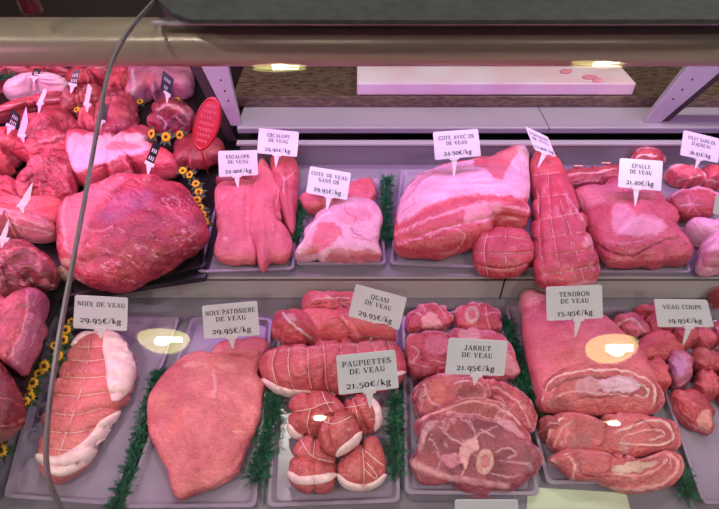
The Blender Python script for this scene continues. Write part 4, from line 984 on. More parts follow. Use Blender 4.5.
lump('veal_shoulder', 'folded veal shoulder with a silvery patch, under the upper price card second from the right', 'veal', [(571, 200), (577, 189), (592, 183), (612, 179), (638, 181), (658, 190), (670, 204), (680, 220), (690, 238), (694, 252), (688, 264), (668, 270), (636, 269), (610, 269), (598, 258), (586, 232)], z=U_, H=.085, pb=.6, c1=(204, 70, 92), c2=(180, 48, 72), N=180, Mr=76, amp=.03, slope=(0, .1), mat_=MEATW,
    feats=[('p', [(574, 200), (582, 188), (610, 182), (640, 186), (655, 196), (640, 200), (600, 204), (580, 212)], 6, (214, 130, 140), 0, .6), ('p', [(616, 232), (630, 220), (642, 215), (662, 220), (664, 230), (650, 234), (630, 234)], 4, (226, 160, 184), .4, .7), ('p', [(612, 208), (620, 202), (636, 214), (622, 232), (612, 228)], 3, (226, 150, 176), .3, .55),
           ('l', [(596, 244), (616, 254), (636, 256), (656, 244), (676, 238), (690, 244)], 2.2, 'dark', -4, .45), ('g', [(598, 252), (620, 262), (650, 262), (684, 254)], 4, None, 2.5), ('l', [(604, 240), (630, 243), (652, 236), (668, 226)], 1.2, 'memb', .4, .5), ('l', [(581, 200), (582, 208)], 1.4, 'fat', .5, .7), ('g', [(640, 200), (660, 220), (676, 236)], 3, None, 1.2), ('l', [(590, 256), (606, 262), (622, 258)], 1.2, 'fatp', .3, .6)])
lump('lamb_fillet', 'round lamb slice with a fat rim, back right under the last price card', 'lamb', [(664, 178), (667, 170), (678, 165), (692, 165), (702, 169), (706, 178), (700, 187), (684, 189), (670, 186)], z=U_, H=.06, tilt=16, pb=.4, c1=(206, 56, 80), c2=(184, 40, 64), N=100, Mr=44,
    feats=[('rim', None, 2, 'fatp', .6, .85), ('l', [(676, 182), (690, 178), (700, 176)], 1.2, 'fat', .3, .6)])
lump('lamb_fillet', 'red lamb piece cut by the right edge, back row under the last price card', 'lamb', [(698, 176), (704, 168), (720, 168), (740, 174), (740, 188), (716, 190), (702, 188)], z=U_, H=.06, pb=.6, c1=(206, 60, 84), c2=(180, 42, 64), N=80, Mr=36,
    feats=[('l', [(700, 182), (712, 180), (724, 186)], 1.2, 'fat', .4, .7)])
lump('lamb_leg_slice', 'dark red lamb leg slice with a white fat rim, middle right of the upper deck', 'lamb', [(664, 206), (668, 197), (680, 190), (696, 187), (710, 189), (720, 198), (718, 212), (704, 221), (684, 224), (670, 218)], z=U_, H=.062, tilt=22, pb=.35, c1=(176, 30, 52), c2=(140, 18, 40), N=120, Mr=50, mat_=MEATW,
    feats=[('rim', None, 2.6, 'fatp', .6, .9), ('l', [(680, 206), (690, 204), (700, 206)], 1.1, 'memb', .3, .7), ('l', [(688, 196), (690, 206), (686, 214)], 1.1, 'memb', .3, .7), ('l', [(696, 198), (692, 206), (700, 214)], 1, 'memb', .3, .6)])
lump('rolled_lamb', 'lamb roll wrapped in pale fat at the right edge of the upper deck', 'lamb', [(683, 230), (690, 221), (704, 217), (722, 218), (744, 222), (748, 262), (724, 274), (704, 277), (694, 270), (697, 254), (690, 242)], z=U_, H=.075, pb=.6, c1=(236, 170, 196), c2=(226, 140, 170), N=120, Mr=56, amp=.03,
    feats=[('p', [(702, 254), (712, 250), (728, 252), (730, 262), (712, 268), (702, 264)], 2, (156, 26, 46), -1), ('l', [(698, 262), (708, 272), (722, 268)], 1.6, (190, 60, 80), 0, .7), ('l', [(698, 240), (706, 236)], 1, (214, 90, 110), -.3, .5)])
lump('lamb_cutlet', 'small round lamb cutlet at the right edge, below the rolled lamb', 'lamb', [(707, 296), (712, 289), (722, 288), (734, 294), (732, 306), (716, 310), (709, 305)], z=T_, H=.06, tilt=20, pb=.5, c1=(190, 44, 62), c2=(160, 30, 48), N=80, Mr=34,
    feats=[('rim', None, 1.8, 'fatp', .5, .8)])
# ================================================================= left display
L_ = S_
GL = 'dark red joints of the left display'
lump('meat_joint', 'flat red meat strip lying along the back left under the scored white fat roll', 'meat', [(-6, 112), (10, 102), (30, 98), (56, 94), (72, 96), (74, 108), (40, 114), (14, 120), (-8, 124)], grow=1.07, z=B_, H=.06, c1='crim', c2='deep', fib=(.2, 6), amp=.08,
    feats=[('l', [(0, 108), (30, 102), (60, 99)], 1.4, 'fatp', .4, .6), ('g', [(0, 114), (40, 107), (70, 104)], 2, None, -3)])
sc = [[(x, 76), (x+1.0, 101)] for x in range(12, 70, 5)]
lump('scored_fat_roll', 'white scored fat roll at the back left of the display', 'roast', [(3, 92), (5, 86), (16, 81), (36, 78), (54, 78), (68, 81), (72, 88), (66, 94), (44, 97), (20, 99), (6, 98)], z=B_+.02, H=.085, pb=.8, c1=(232, 190, 208), c2=(222, 172, 194), N=140, Mr=44, amp=.01, fold=0,
    feats=[('g', g, 1.2, None, -3) for g in sc])
backs = [([(-10, 84), (-4, 76), (12, 72), (30, 73), (34, 80), (14, 84), (-4, 90)], 'fatty pink meat piece at the far back left corner', (206, 90, 110), (170, 60, 84)),
 ([(28, 76), (34, 70), (52, 68), (68, 70), (70, 78), (50, 80), (34, 80)], 'red meat piece touching the canopy rail, behind the scored fat roll', 'crim', 'deep'),
 ([(66, 82), (70, 72), (90, 68), (112, 70), (116, 80), (96, 88), (76, 90)], 'red meat piece touching the canopy rail, left of the glass seam', 'crim', 'deep'),
 ([(108, 82), (112, 70), (124, 66), (134, 70), (136, 88), (124, 96), (110, 94)], 'bright red meat piece touching the canopy rail, right of the glass seam', (214, 50, 84), 'red'),
 ([(62, 104), (66, 94), (80, 88), (98, 88), (104, 100), (96, 112), (78, 116), (64, 114)], 'ragged red cut between the scored fat roll and the seam', 'crim', 'deep'),
 ([(98, 108), (102, 96), (118, 90), (132, 96), (137, 112), (136, 130), (124, 138), (104, 138), (98, 124)], 'coarse marbled red cut right of the glass seam, behind the fat-topped slab', (206, 48, 84), (150, 22, 56)),
 ([(78, 124), (80, 112), (90, 108), (100, 116), (102, 136), (90, 140), (79, 138)], 'narrow orange-red cut standing beside the glass seam', (226, 76, 96), (196, 44, 72))]
for i, (ol, lb, a, b) in enumerate(backs):
    lump('meat_joint', lb, 'meat', ol, grow=1.07, z=B_, H=.075 if i != 5 else .09, pb=.75, c1=a, c2=b, N=90, Mr=36, amp=.12, fine=.002, fold=.006, marb=.3 if i in (0, 4, 5) else .12, wr=.002)
lump('meat_joint', 'pale fat-marbled slab standing at the back behind the first black price card', 'meat', [(129, 100), (129, 80), (132, 68), (150, 64), (176, 65), (190, 72), (192, 92), (184, 98), (164, 100), (140, 104)], grow=1.07, z=B_, H=.09, pb=.5, c1=(206, 120, 156), c2=(170, 84, 122), N=130, Mr=50, amp=.04,
    feats=[('p', [(140, 76), (148, 72), (156, 78), (150, 86), (142, 86)], 3, (220, 80, 110), 0, .7), ('l', [(132, 70), (134, 84), (132, 98)], 2.2, 'fat', .4, .8), ('l', [(146, 84), (150, 98)], 1.6, 'fatp', .4, .7)])
CHOP = lump('bony_chop', 'dark chop with bone and white fat fringe beside the red oval sign', 'chop', [(148, 128), (150, 112), (156, 103), (168, 97), (182, 100), (192, 108), (196, 120), (190, 132), (176, 138), (160, 136)], z=B_+.014, H=.075, pb=.5, tilt=14, c1=(186, 34, 66), c2=(120, 14, 40), N=120, Mr=52, amp=.07, marb=.3,
    feats=[('l', [(158, 110), (166, 106), (178, 108), (190, 120)], 3, 'fatp', .8, .8), ('l', [(158, 116), (166, 122), (164, 130)], 1.6, 'fat', .6, .7), ('e', (180, 120, 8, 7), 3, 'dark', -1.5), ('l', [(176, 116), (186, 126)], 1, 'memb', .4, .7)])
lump('meat_joint', 'dark red block tucked under the red oval sign', 'meat', [(174, 166), (176, 142), (184, 134), (204, 136), (220, 142), (222, 160), (206, 168), (188, 170)], grow=1.07, z=B_+.014, H=.06, pb=.5, c1=(160, 22, 48), c2=(130, 14, 38), N=100, Mr=40, amp=.05)
lump('meat_joint', 'folded red muscle joint left of the fat-topped slab', 'meat', [(12, 150), (18, 130), (26, 116), (44, 110), (64, 112), (76, 122), (80, 142), (76, 158), (56, 164), (30, 164)], grow=1.07, z=B_, H=.1, pb=.75, c1=(200, 40, 72), c2=(150, 16, 46), N=140, Mr=56, amp=.12, wr=.0025, fib=(.1, 5), fold=.006,
    feats=[('l', [(18, 150), (34, 145), (50, 144), (66, 138)], 1.8, 'dark', -5, .5), ('l', [(24, 146), (44, 142), (66, 135)], 1.3, 'fatp', .5, .6), ('g', [(28, 124), (46, 122), (70, 126)], 2.6, None, -4), ('l', [(32, 128), (40, 130)], 4, 'deep', -4, .6), ('l', [(56, 118), (70, 120)], 1.6, 'deep', -2)])
lump('meat_joint', 'orange-red muscle joint at the left edge below the small black card', 'meat', [(-24, 176), (-22, 140), (-6, 130), (12, 130), (22, 140), (26, 156), (14, 172), (-4, 182)], grow=1.07, z=B_, H=.095, pb=.75, c1=(206, 48, 70), c2=(160, 22, 48), N=120, Mr=48, amp=.1, wr=.0025, fold=.006,
    feats=[('g', [(-8, 150), (10, 152), (24, 160)], 3, None, -4), ('l', [(6, 162), (16, 158), (26, 162)], 1.4, 'fatp', .6, .5)])
lump('meat_joint', 'rounded wrinkled red joint in the middle left of the display', 'meat', [(16, 190), (22, 170), (34, 158), (54, 152), (70, 160), (78, 178), (74, 196), (60, 206), (36, 206), (22, 202)], grow=1.07, z=B_, H=.1, pb=.85, c1=(190, 34, 68), c2=(142, 14, 44), N=150, Mr=60, amp=.1, wr=.003, fine=.0016, fold=.006,
    feats=[('g', [(30, 176), (46, 170), (60, 176), (66, 188)], 2, None, -3), ('g', [(34, 190), (50, 186), (60, 196)], 2, None, -3)])
lump('meat_joint', 'red muscle at the left edge beside the wrinkled round joint', 'meat', [(-26, 206), (-20, 182), (-2, 174), (14, 180), (26, 196), (24, 210), (2, 216), (-14, 216)], grow=1.07, z=B_, H=.085, pb=.8, c1=(196, 40, 70), c2=(150, 18, 48), N=110, Mr=44, amp=.1, wr=.002, fold=.006,
    feats=[('g', [(-8, 188), (8, 194), (22, 206)], 2.6, None, -3.5)])
lump('meat_slab', 'fat-topped pale meat slab crossing behind the glass seam', 'meat', [(67, 150), (67, 139), (76, 134), (100, 133), (126, 133), (146, 135), (158, 146), (172, 158), (176, 170), (166, 180), (140, 180), (116, 184), (92, 188), (78, 180), (71, 166)], grow=1.07, z=B_+.001, H=.095, pb=.45, c1=(204, 44, 74), c2=(174, 28, 58), N=180, Mr=70, amp=.03, slope=(0, .1),
    feats=[('p', [(67, 150), (68, 138), (80, 134), (120, 133), (144, 134), (150, 142), (144, 152), (120, 158), (96, 166), (74, 172), (70, 162)], 1.5, (238, 160, 184), .8), ('p', [(106, 146), (116, 142), (134, 144), (142, 149), (124, 150), (110, 151)], 2, (214, 60, 84), -.6, .85), ('p', [(68, 156), (96, 150), (128, 150), (146, 152), (118, 158), (76, 171)], 2, (216, 136, 176), .2, .7), ('e', (134, 138, 10, 4), 1.5, (244, 186, 200), 2.2),
           ('l', [(76, 174), (100, 168), (126, 161), (144, 156)], 1.5, 'deep', -1.4, .7), ('l', [(150, 150), (160, 156), (168, 168)], 2.5, 'deep', -2.5, .5), ('l', [(110, 176), (130, 172), (150, 176)], 2, 'fatp', .6, .6)])
lump('meat_joint', 'orange-red smooth muscle behind the pale sinewy shank', 'meat', [(-14, 214), (-8, 200), (10, 196), (34, 202), (56, 200), (64, 206), (64, 230), (44, 236), (10, 226)], grow=1.07, z=B_, H=.075, pb=.7, c1=(222, 64, 74), c2=(196, 42, 60), N=120, Mr=44, amp=.04, fib=(-.3, 8),
    feats=[('l', [(20, 210), (40, 205), (60, 204)], 1, (240, 110, 100), 0, .6)])
lump('sinewy_shank', 'pale sinewy shank pointing right, at the left edge of the display', 'shank', [(-20, 232), (-14, 210), (6, 208), (26, 213), (44, 220), (58, 227), (59, 237), (48, 244), (26, 243), (4, 240), (-12, 244)], z=B_+.01, H=.085, pb=.8, c1=(224, 130, 140), c2=(190, 84, 104), N=130, Mr=50, amp=.03, fib=(-.35, 14), wr=.0012,
    feats=[('l', [(0, 214), (20, 218), (44, 226)], 2.2, 'fatp', .5, .7), ('l', [(6, 222), (28, 228), (52, 234)], 1.6, 'fat', .4, .6), ('l', [(0, 234), (24, 240), (46, 242)], 2.5, (140, 60, 90), -.6, .6), ('l', [(14, 208), (30, 217)], 3, (206, 90, 90), 0, .6)])
lump('meat_joint', 'dark hollowed red joint with a ruffled edge, at the left edge below the shank', 'meat', [(-24, 296), (-22, 260), (-6, 246), (16, 243), (38, 250), (54, 262), (58, 276), (54, 288), (44, 292), (28, 298), (0, 304)], grow=1.07, z=B_, H=.09, pb=.7, c1=(160, 30, 54), c2=(116, 16, 36), N=150, Mr=60, amp=.08, fine=.0016, marb=.2, mat_=MEATW,
    feats=[('p', [(4, 262), (20, 254), (36, 258), (38, 272), (26, 282), (8, 280)], 4, (120, 24, 40), -9, .8), ('l', [(38, 254), (50, 264), (54, 276)], 3, (216, 80, 100), 1, .6), ('e', (45, 282, 4, 4.5), 1.5, (230, 120, 140), 1.5, .8), ('l', [(2, 252), (20, 248), (36, 250)], 2, (206, 80, 90), .6, .6)])
lump('meat_steak', 'thick steak with a purplish membrane side, at the left edge above the front dark piece', 'steak', [(-22, 370), (-20, 300), (-6, 296), (12, 292), (26, 287), (40, 290), (50, 302), (48, 318), (42, 346), (34, 368), (24, 377), (6, 370)], z=B_, H=.075, pb=.5, c1=(176, 44, 66), c2=(142, 26, 50), N=160, Mr=64, amp=.05, mat_=MEATW,
    feats=[('p', [(26, 288), (44, 292), (51, 304), (44, 340), (33, 368), (22, 376), (10, 362), (22, 330), (28, 308)], 2, (176, 84, 120), .6, .8), ('l', [(27, 290), (28, 306), (20, 334), (8, 360)], 1.4, (220, 130, 150), .8, .8), ('l', [(34, 302), (38, 320), (30, 346)], 2.4, (206, 130, 160), .4, .5), ('p', [(-10, 350), (6, 346), (4, 362), (-8, 364)], 3, (214, 90, 100), 0, .6)])
lump('meat_steak', 'dark red cut with a pale lower edge, lowest at the left edge beside the sunflowers', 'steak', [(-40, 440), (-36, 372), (-10, 362), (6, 366), (16, 384), (24, 404), (25, 422), (16, 434), (2, 444), (-16, 452)], z=B_, H=.07, pb=.5, c1=(140, 20, 42), c2=(108, 12, 32), N=140, Mr=56, amp=.05, mat_=MEATW,
    feats=[('l', [(-6, 424), (8, 426), (24, 420)], 2, (200, 120, 110), .6, .8), ('p', [(-10, 428), (8, 430), (22, 426), (14, 436), (-4, 446)], 2, (150, 96, 90), 0, .7), ('l', [(-4, 396), (12, 400), (22, 406)], 1.2, (196, 60, 80), .5, .7), ('l', [(4, 368), (14, 386)], 1.2, (196, 80, 100), .4, .7)])
BIG = lump('meat_joint', 'huge dark red veal joint with silvery sheen, in front of the fat-topped slab', 'meat', [(57, 222), (61, 204), (76, 191), (98, 181), (126, 174), (150, 174), (170, 179), (188, 188), (197, 203), (205, 220), (208, 237), (198, 254), (170, 272), (136, 290), (113, 294), (86, 287), (66, 268), (57, 246)], z=L_-.003, H=.11, pb=.72, eqf=.36, c1=(188, 36, 62), c2=(146, 16, 44), N=230, Mr=100, amp=.05, wr=.0016, fold=.004, marb=.12, mat_=MEATW,
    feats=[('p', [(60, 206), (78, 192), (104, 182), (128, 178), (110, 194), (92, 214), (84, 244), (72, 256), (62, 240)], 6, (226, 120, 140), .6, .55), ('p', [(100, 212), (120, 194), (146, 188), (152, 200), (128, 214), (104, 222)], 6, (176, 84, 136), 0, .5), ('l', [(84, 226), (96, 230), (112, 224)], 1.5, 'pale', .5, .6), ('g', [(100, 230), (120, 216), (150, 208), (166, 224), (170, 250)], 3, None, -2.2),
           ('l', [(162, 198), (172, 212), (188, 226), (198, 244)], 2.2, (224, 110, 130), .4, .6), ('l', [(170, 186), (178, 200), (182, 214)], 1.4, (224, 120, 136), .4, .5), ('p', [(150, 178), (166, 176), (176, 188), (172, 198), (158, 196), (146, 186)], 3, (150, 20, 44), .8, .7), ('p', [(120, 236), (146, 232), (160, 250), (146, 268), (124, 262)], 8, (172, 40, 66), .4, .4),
           ('l', [(66, 196), (64, 220), (66, 250)], 3, (238, 150, 165), .4, .6), ('g', [(80, 262), (100, 256), (124, 262), (140, 276)], 3, None, -2), ('l', [(118, 228), (132, 234), (150, 234)], 1, (226, 110, 130), .3, .5), ('e', (66, 262, 5, 4), 2, (214, 180, 160), 0, .8), ('l', [(100, 248), (126, 258), (150, 280)], 1.2, (220, 100, 120), .3, .5)])
o = lump('bone_end', 'pale knuckle bone end sticking out at the lower left of the huge dark red joint', 'bone', [(57, 270), (62, 265), (72, 268), (78, 276), (72, 282), (62, 280)], z=L_, H=.03, c1=(214, 184, 160), c2=(180, 130, 110), N=50, Mr=24)
# ================================================================= price cards
GC = 'white price cards of the veal'
def two(a, b, p, hh=.135): return [(a, .70, hh), (b, .50, hh), (p, .13, .165)]
sign('price_card', 'white card reading NOIX DE VEAU, standing behind the leftmost tied roast', 'price card', [(75, 295), (128, 298), (127, 331), (73, 328)], (101, 338), [('NOIX DE VEAU', .70, .13), ('29.95€/kg', .2, .17)], GC, zfall=T_)
sign('price_card', 'white card reading NOIX PATISSIERE, above the wide flat veal slab', 'price card', [(202, 306), (257, 301), (260, 335), (204, 339)], (233, 348), two('NOIX PATISSIERE', 'DE VEAU', '29.95€/kg'), GC, zfall=T_)
sign('price_card', 'white tilted card reading QUASI DE VEAU', 'price card', [(356, 284), (407, 298), (399, 330), (348, 316)], (371, 338), two('QUASI', 'DE VEAU', '29.95€/kg'), GC)
sign('price_card', 'grey-looking card reading PAUPIETTES, above the small tied parcels', 'price card', [(336, 356), (395, 350), (399, 388), (339, 395)], (370, 407), two('PAUPIETTES', 'DE VEAU', '21.50€/kg'), GC)
sign('price_card', 'grey-looking card reading JARRET, in the middle of the shank slices', 'price card', [(449, 338), (508, 341), (504, 376), (445, 374)], (474, 384), two('JARRET', 'DE VEAU', '21.95€/kg'), GC)
sign('price_card', 'white card reading TENDRON, on the large rolled breast', 'price card', [(546, 287), (602, 285), (603, 318), (547, 321)], (575, 336), two('TENDRON', 'DE VEAU', '15.95€/kg'), GC)
sign('price_card', 'white tilted card reading VEAU COUPE, above the diced veal', 'price card', [(654, 299), (707, 300), (714, 327), (658, 327)], (683, 344), [('VEAU COUPE', .66, .15), ('19.95€/kg', .16, .18)], GC)
sign('price_card', 'lilac-lit card reading ESCALOPE, lower of the two above the escalopes', 'price card', [(218, 151), (257, 150), (258, 175), (219, 177)], (238, 187), two('ESCALOPE', 'DE VEAU', '24.90€/kg'), GC)
sign('price_card', 'lilac-lit card reading ESCALOPE, higher of the two, against the back panel', 'price card', [(259, 128), (299, 132), (297, 157), (257, 153)], (276, 166), two('ESCALOPE', 'DE VEAU', '29.90€/kg'), GC)
sign('price_card', 'lilac-lit card reading COTE DE VEAU SANS OS', 'price card', [(310, 166), (351, 173), (347, 200), (306, 193)], (327, 209), two('COTE DE VEAU', 'SANS OS', '29.95€/kg'), GC, back=42)
sign('price_card', 'lilac-lit card reading COTE AVEC OS, on the fat-capped rib joint', 'price card', [(433, 132), (478, 129), (481, 156), (435, 160)], (454, 177), two('COTE AVEC OS', 'DE VEAU', '24.50€/kg'), GC)
sign('price_card', 'strongly tilted lilac-lit card on the netted veal roll', 'price card', [(525, 126), (548, 137), (556, 157), (535, 150)], (538, 167), two('POITRINE', 'DE VEAU', '17.90€/kg'), GC)
sign('price_card', 'lilac-lit card reading EPAULE, on the folded veal shoulder', 'price card', [(620, 158), (663, 161), (661, 191), (618, 187)], (635, 205), two('EPAULE', 'DE VEAU', '21.40€/kg'), GC, back=42)
sign('price_card', 'lilac-lit card reading FILET SANS OS, above the lamb at the right edge', 'price card', [(684, 130), (721, 139), (718, 163), (680, 155)], (695, 168), two('FILET SANS OS', "D'AGNEAU", '36.95€/kg'), GC)
# a card lying low at the front edge and one cut off at the right
sign('price_card', 'white card cut by the lower edge of the photo, below the shank slices', 'price card', [(455, 500), (518, 500), (520, 536), (454, 536)], (487, 548), [], GC, zfall=LO)
sign('price_card', 'slip of a lilac card cut by the right edge beside the lamb leg slice', 'price card', [(716, 196), (746, 192), (746, 216), (713, 214)], (728, 224), [], GC)
GK = 'small black price cards of the left display'
bl = [('DE', .6, .2), ('VEAU', .25, .2)]
sign('black_price_card', 'small black card at the left edge among red joints', 'price card', [(13, 108), (21, 117), (18, 130), (5, 124)], (8, 134), [('LLLL', .6, .16), ('LLLL', .3, .16)][:0]+[('IIII', .55, .2), ('IIII', .2, .2)], GK, dark=True)
sign('black_price_card', 'small black card near the back, right end of the scored white fat roll', 'price card', [(73, 71), (80, 69), (77, 86), (69, 84)], (71, 93), [('IIII', .55, .2), ('IIII', .2, .2)], GK, dark=True)
sign('black_price_card', 'small black card touching the canopy rail behind the scored white fat roll', 'price card', [(34, 68), (42, 69), (37, 78), (31, 77)], (34, 82), [('III', .4, .25)], GK, dark=True)
sign('black_price_card', 'black card on the pale marbled slab at the back', 'price card', [(163, 70), (174, 79), (170, 96), (160, 89)], (167, 103), [('IIIII', .6, .16), ('III', .2, .16)], GK, dark=True)
sign('black_price_card', 'black card half hidden behind the glass seam', 'price card', [(101, 101), (109, 106), (105, 122), (97, 121)], (100, 128), [], GK, dark=True)
sign('black_price_card', 'black card tilted on the fat-topped slab, above the huge joint', 'price card', [(154, 141), (161, 145), (153, 166), (145, 162)], (148, 174), [('III', .55, .16), ('III', .2, .16)], GK, dark=True)
GW = 'price cards seen almost edge-on'
for q, t, lb in (([(44, 88), (47, 91), (42, 104), (37, 104)], (39, 113), 'pale card seen nearly edge-on in front of the scored fat roll'),
                 ([(88, 83), (92, 88), (88, 105), (84, 104)], (87, 112), 'pale card seen nearly edge-on left of the glass seam'),
                 ([(26, 106), (28, 122), (24, 136), (17, 136)], (24, 142), 'pale card seen nearly edge-on beside the folded red muscle joint'),
                 ([(33, 181), (30, 199), (26, 206), (17, 206)], (24, 213), 'pale card seen nearly edge-on above the sinewy shank'),
                 ([(9, 218), (8, 231), (5, 240), (-1, 239)], (2, 247), 'pale card seen nearly edge-on at the left edge below the sinewy shank')):
    sign('price_card', lb, 'price card', q, t, [], GW, spread=-10)
# red oval sign
ctr = (207.5, 123.5); hp = at(207, 123, UD+.185)
nrm = Vector((-.25, -.9, .35)).normalized()
def opx(a, f):
    t = math.radians(a); x, y = 12.5*math.cos(t)*f, 27.5*math.sin(t)*f; r = math.radians(15)
    return at_pl(ctr[0]+x*math.cos(r)-y*math.sin(r), ctr[1]+x*math.sin(r)+y*math.cos(r), hp, nrm)
mb = MB(); K_ = 40; vs = []
for f, off in ((1.0, 0), (1.0, .006), (.93, .0075), (.88, .005)): vs += [opx(360*k/K_, f)+nrm*off for k in range(K_)]
fs = [(i*K_+k, i*K_+(k+1) % K_, (i+1)*K_+(k+1) % K_, (i+1)*K_+k) for i in range(3) for k in range(K_)]+[tuple(range(K_-1, -1, -1)), tuple(3*K_+k for k in range(K_))]
o = MB().add(vs, fs).build('oval_sign', M['red']); recentre(o); tag(o, 'red oval sign with raised pinkish scrollwork, tilted beside the left bracket', 'sign')
OS = o
mb = MB()
for row in range(-3, 4):
    ln = []
    for k in range(15):
        u = (k-7)/7*.62*math.sqrt(max(.1, 1-(row/4)**2)); v = row/4.6+.07*math.sin(k*2.1+row*1.7)
        A = opx(0, 1)-opx(180, 1); B = opx(90, 1)-opx(270, 1); c = (opx(0, 1)+opx(180, 1))/2
        ln.append(c+A*u*.5+B*v*.5+nrm*.0055)
    mb.tube(ln, .0010, 4)
mb.build('scrollwork', M['redink'], o, True)
p0 = opx(90, .95); mb = MB(); mb.tube([p0, p0+Vector((0, .012, -.09))], .003, 8); mb.build('stem', M['red'], o, True)

o = MB().quadbox([at(x, y, LO+.0015) for x, y in ((526, 520), (634, 522), (626, 493), (528, 487))], (0, 0, .0012)).build('lit_ledge_sheet', M['pale']); recentre(o)  # added sheet, its pale colour paints the lamp-lit patch of the ledge
tag(o, 'added pale greenish sheet standing for the lamp-lit front ledge below the rolled breast tray', 'sheet')
# ================================================================= garnish
z = LO+.002
parsley('green plastic parsley strip between the two leftmost lower trays', [(160, 375), (154, 392), (142, 430), (132, 465), (120, 500), (114, 515)], [z+.008]*6, r=.017)
parsley('green plastic parsley strip left of the tied parcels', [(274, 400), (272, 425), (264, 450), (258, 480)], [z+.014]*4, r=.024, dens=1100)
parsley('green plastic parsley strip right of the tied parcels', [(396, 400), (394, 425), (396, 450), (394, 474)], [z+.014]*4, r=.02, dens=1000)
parsley('green plastic parsley strip left of the large rolled breast', [(508, 325), (512, 345), (518, 370), (526, 392), (534, 412)], [z+.012]*5, r=.018)
parsley('small green plastic parsley tuft at the front between the last two lower trays', [(678, 468), (684, 482), (688, 498)], [z+.006]*3, r=.018, dens=1300)
z = UD+.004
parsley('green plastic parsley strip behind the narrow escalope on the upper deck', [(303, 205), (299, 222), (296, 240)], [z+.01]*3, r=.018, dens=1000)
parsley('tall green plastic parsley strip left of the fat-capped rib joint', [(387, 180), (386, 200), (384, 220), (388, 242)], [z+.02, z+.014, z+.01, z+.006], r=.02, dens=1300)
parsley('dark green plastic parsley at the far left back corner', [(-8, 80), (4, 79), (14, 78)], [B_+.05]*3, r=.022, dens=1100)
fl = [(152, 134, .10), (166, 137, .10), (180, 135, .09), (140, 102, .055), (183, 171, .05), (190, 175, .045), (196, 184, .05), (199, 192, .045), (197, 200, .04), (200, 208, .035), (203, 215, .03), (205, 222, .025), (177, 100, .05), (77, 110, .085)]
nm = ['in the row above the tilted black card, left', 'in the row above the tilted black card, middle', 'in the row above the tilted black card, next to the red oval sign', 'beside the pale marbled slab at the back', 'behind the right shoulder of the huge joint, first of the chain', 'behind the right shoulder of the huge joint, second of the chain',
      'at the top of the chain left of the escalope tray', 'second from the top left of the escalope tray', 'third from the top left of the escalope tray', 'fourth from the top left of the escalope tray', 'second from the bottom left of the escalope tray', 'lowest left of the escalope tray', 'above the bony chop at the back', 'orange-lit, left of the glass seam at the back']
for i, ((x, y, h), s) in enumerate(zip(fl, nm)):
    flower('small sunflower '+s, x, y, UD+h, .015 if i < 3 else .0125, tilt=50 if i < 3 else 20+10*(i % 3), yaw=(i*37) % 60-30)
fl2 = [(72, 322), (66, 330), (64, 340), (55, 346), (58, 356), (45, 366), (39, 374), (33, 383), (29, 392), (25, 402), (30, 398), (2, 450)]
nm2 = ['at the top of the lower chain, next to the first white card', 'second in the lower chain below the first white card', 'third in the lower chain, touching the seam', 'left of the seam, fourth in the lower chain', 'right of the seam, beside the leftmost tied roast', 'left of the seam, fifth down the lower chain', 'left of the seam, sixth down the lower chain', 'left of the seam, seventh down the lower chain',
       'left of the seam, eighth down the lower chain', 'left of the seam, lowest of the lower chain', 'left of the seam, paired beside the lowest one', 'bright yellow, alone at the left edge below the lowest steak']
for i, ((x, y), s) in enumerate(zip(fl2, nm2)):
    flower('small sunflower '+s, x, y, LO+.055+.008*(i % 2), .011+.0015*(i % 3), tilt=15+12*(i % 3), yaw=(i*53) % 80-40)

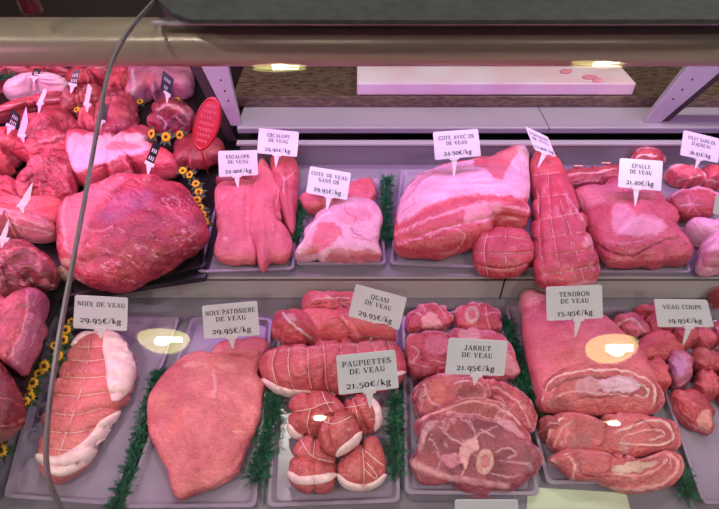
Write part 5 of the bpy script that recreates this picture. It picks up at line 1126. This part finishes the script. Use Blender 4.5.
# ================================================================= lamps and light
qs = []
for lb, x, y in (('round ceiling downlight mirrored in the glass above the leftmost tied roast', 163, 338), ('round ceiling downlight mirrored in the glass above the rolled breast', 612, 346),
                 ('round ceiling downlight mirrored at the canopy rail left of the cutting board', 279, 66), ('round ceiling downlight mirrored at the canopy rail above the cutting board', 598, 63)):
    qs.append(lamp(lb, x, y)+Vector((.008, -.009, .0)))
for lb, x, y in (('small round downlight mirrored as a glint on the back left tied parcel', 320, 417), ('small round downlight mirrored as a glint on the middle breast slice', 612, 422)):
    qs.append(lamp(lb, x, y, .05))
def area(name, loc, tgt, sx, sy, col, e, spread=180):
    l = bpy.data.lights.new(name, 'AREA'); l.shape = 'RECTANGLE'; l.size = sx; l.size_y = sy; l.color = col; l.energy = e; l.spread = math.radians(spread)
    o = bpy.data.objects.new(name, l); COL.objects.link(o); o.location = loc
    o.rotation_euler = (Vector(tgt)-Vector(loc)).to_track_quat('-Z', 'Y').to_euler(); return o
area('canopy_strip_light', (.35, ya+.115, 1.228), (.35, 1.16, .85), 2.3, .03, (.80, .40, .98), 9)
area('canopy_strip_light', (-1.1, ya+.115, 1.228), (-.9, 1.2, .85), 1.3, .03, (1, .36, .74), 7.5)
qs.append(Vector((-2.4, -.2, 2.93))); qs.append(Vector((2.4, -.3, 2.93)));  # two fill spots added out of view, with no ceiling lamp there
for q in qs:
    l = bpy.data.lights.new('downlight', 'SPOT'); l.energy = 66; l.color = (1, .93, .86); l.spot_size = math.radians(150); l.spot_blend = .6; l.shadow_soft_size = .035  # serves the mirrored lamps and the two added fill spots alike
    o = bpy.data.objects.new('downlight', l); COL.objects.link(o); o.location = q-Vector((0, 0, .04))  # the last two are the added fill spots, not ceiling downlights
    o.rotation_euler = (Vector((0, .8, .8))-q).to_track_quat('-Z', 'Y').to_euler() if abs(q.x) > 2 or q.y < -2 else (0, 0, 0)
w = bpy.data.worlds.new('world'); SC.world = w; w.use_nodes = True
w.node_tree.nodes['Background'].inputs[0].default_value = (.62, .56, .56, 1); w.node_tree.nodes['Background'].inputs[1].default_value = .14
cd = bpy.data.cameras.new('camera'); co = bpy.data.objects.new('camera', cd); COL.objects.link(co)
co.location = CAM; co.rotation_euler = (math.pi/2-PITCH, 0, 0); cd.sensor_width = 36; cd.lens = F/W*36; cd.clip_start = .02
SC.camera = co
SC.view_settings.view_transform = 'Standard'; SC.view_settings.look = 'None'; SC.view_settings.gamma = 1; SC.view_settings.exposure = 0
SC.view_settings.use_curve_mapping = False
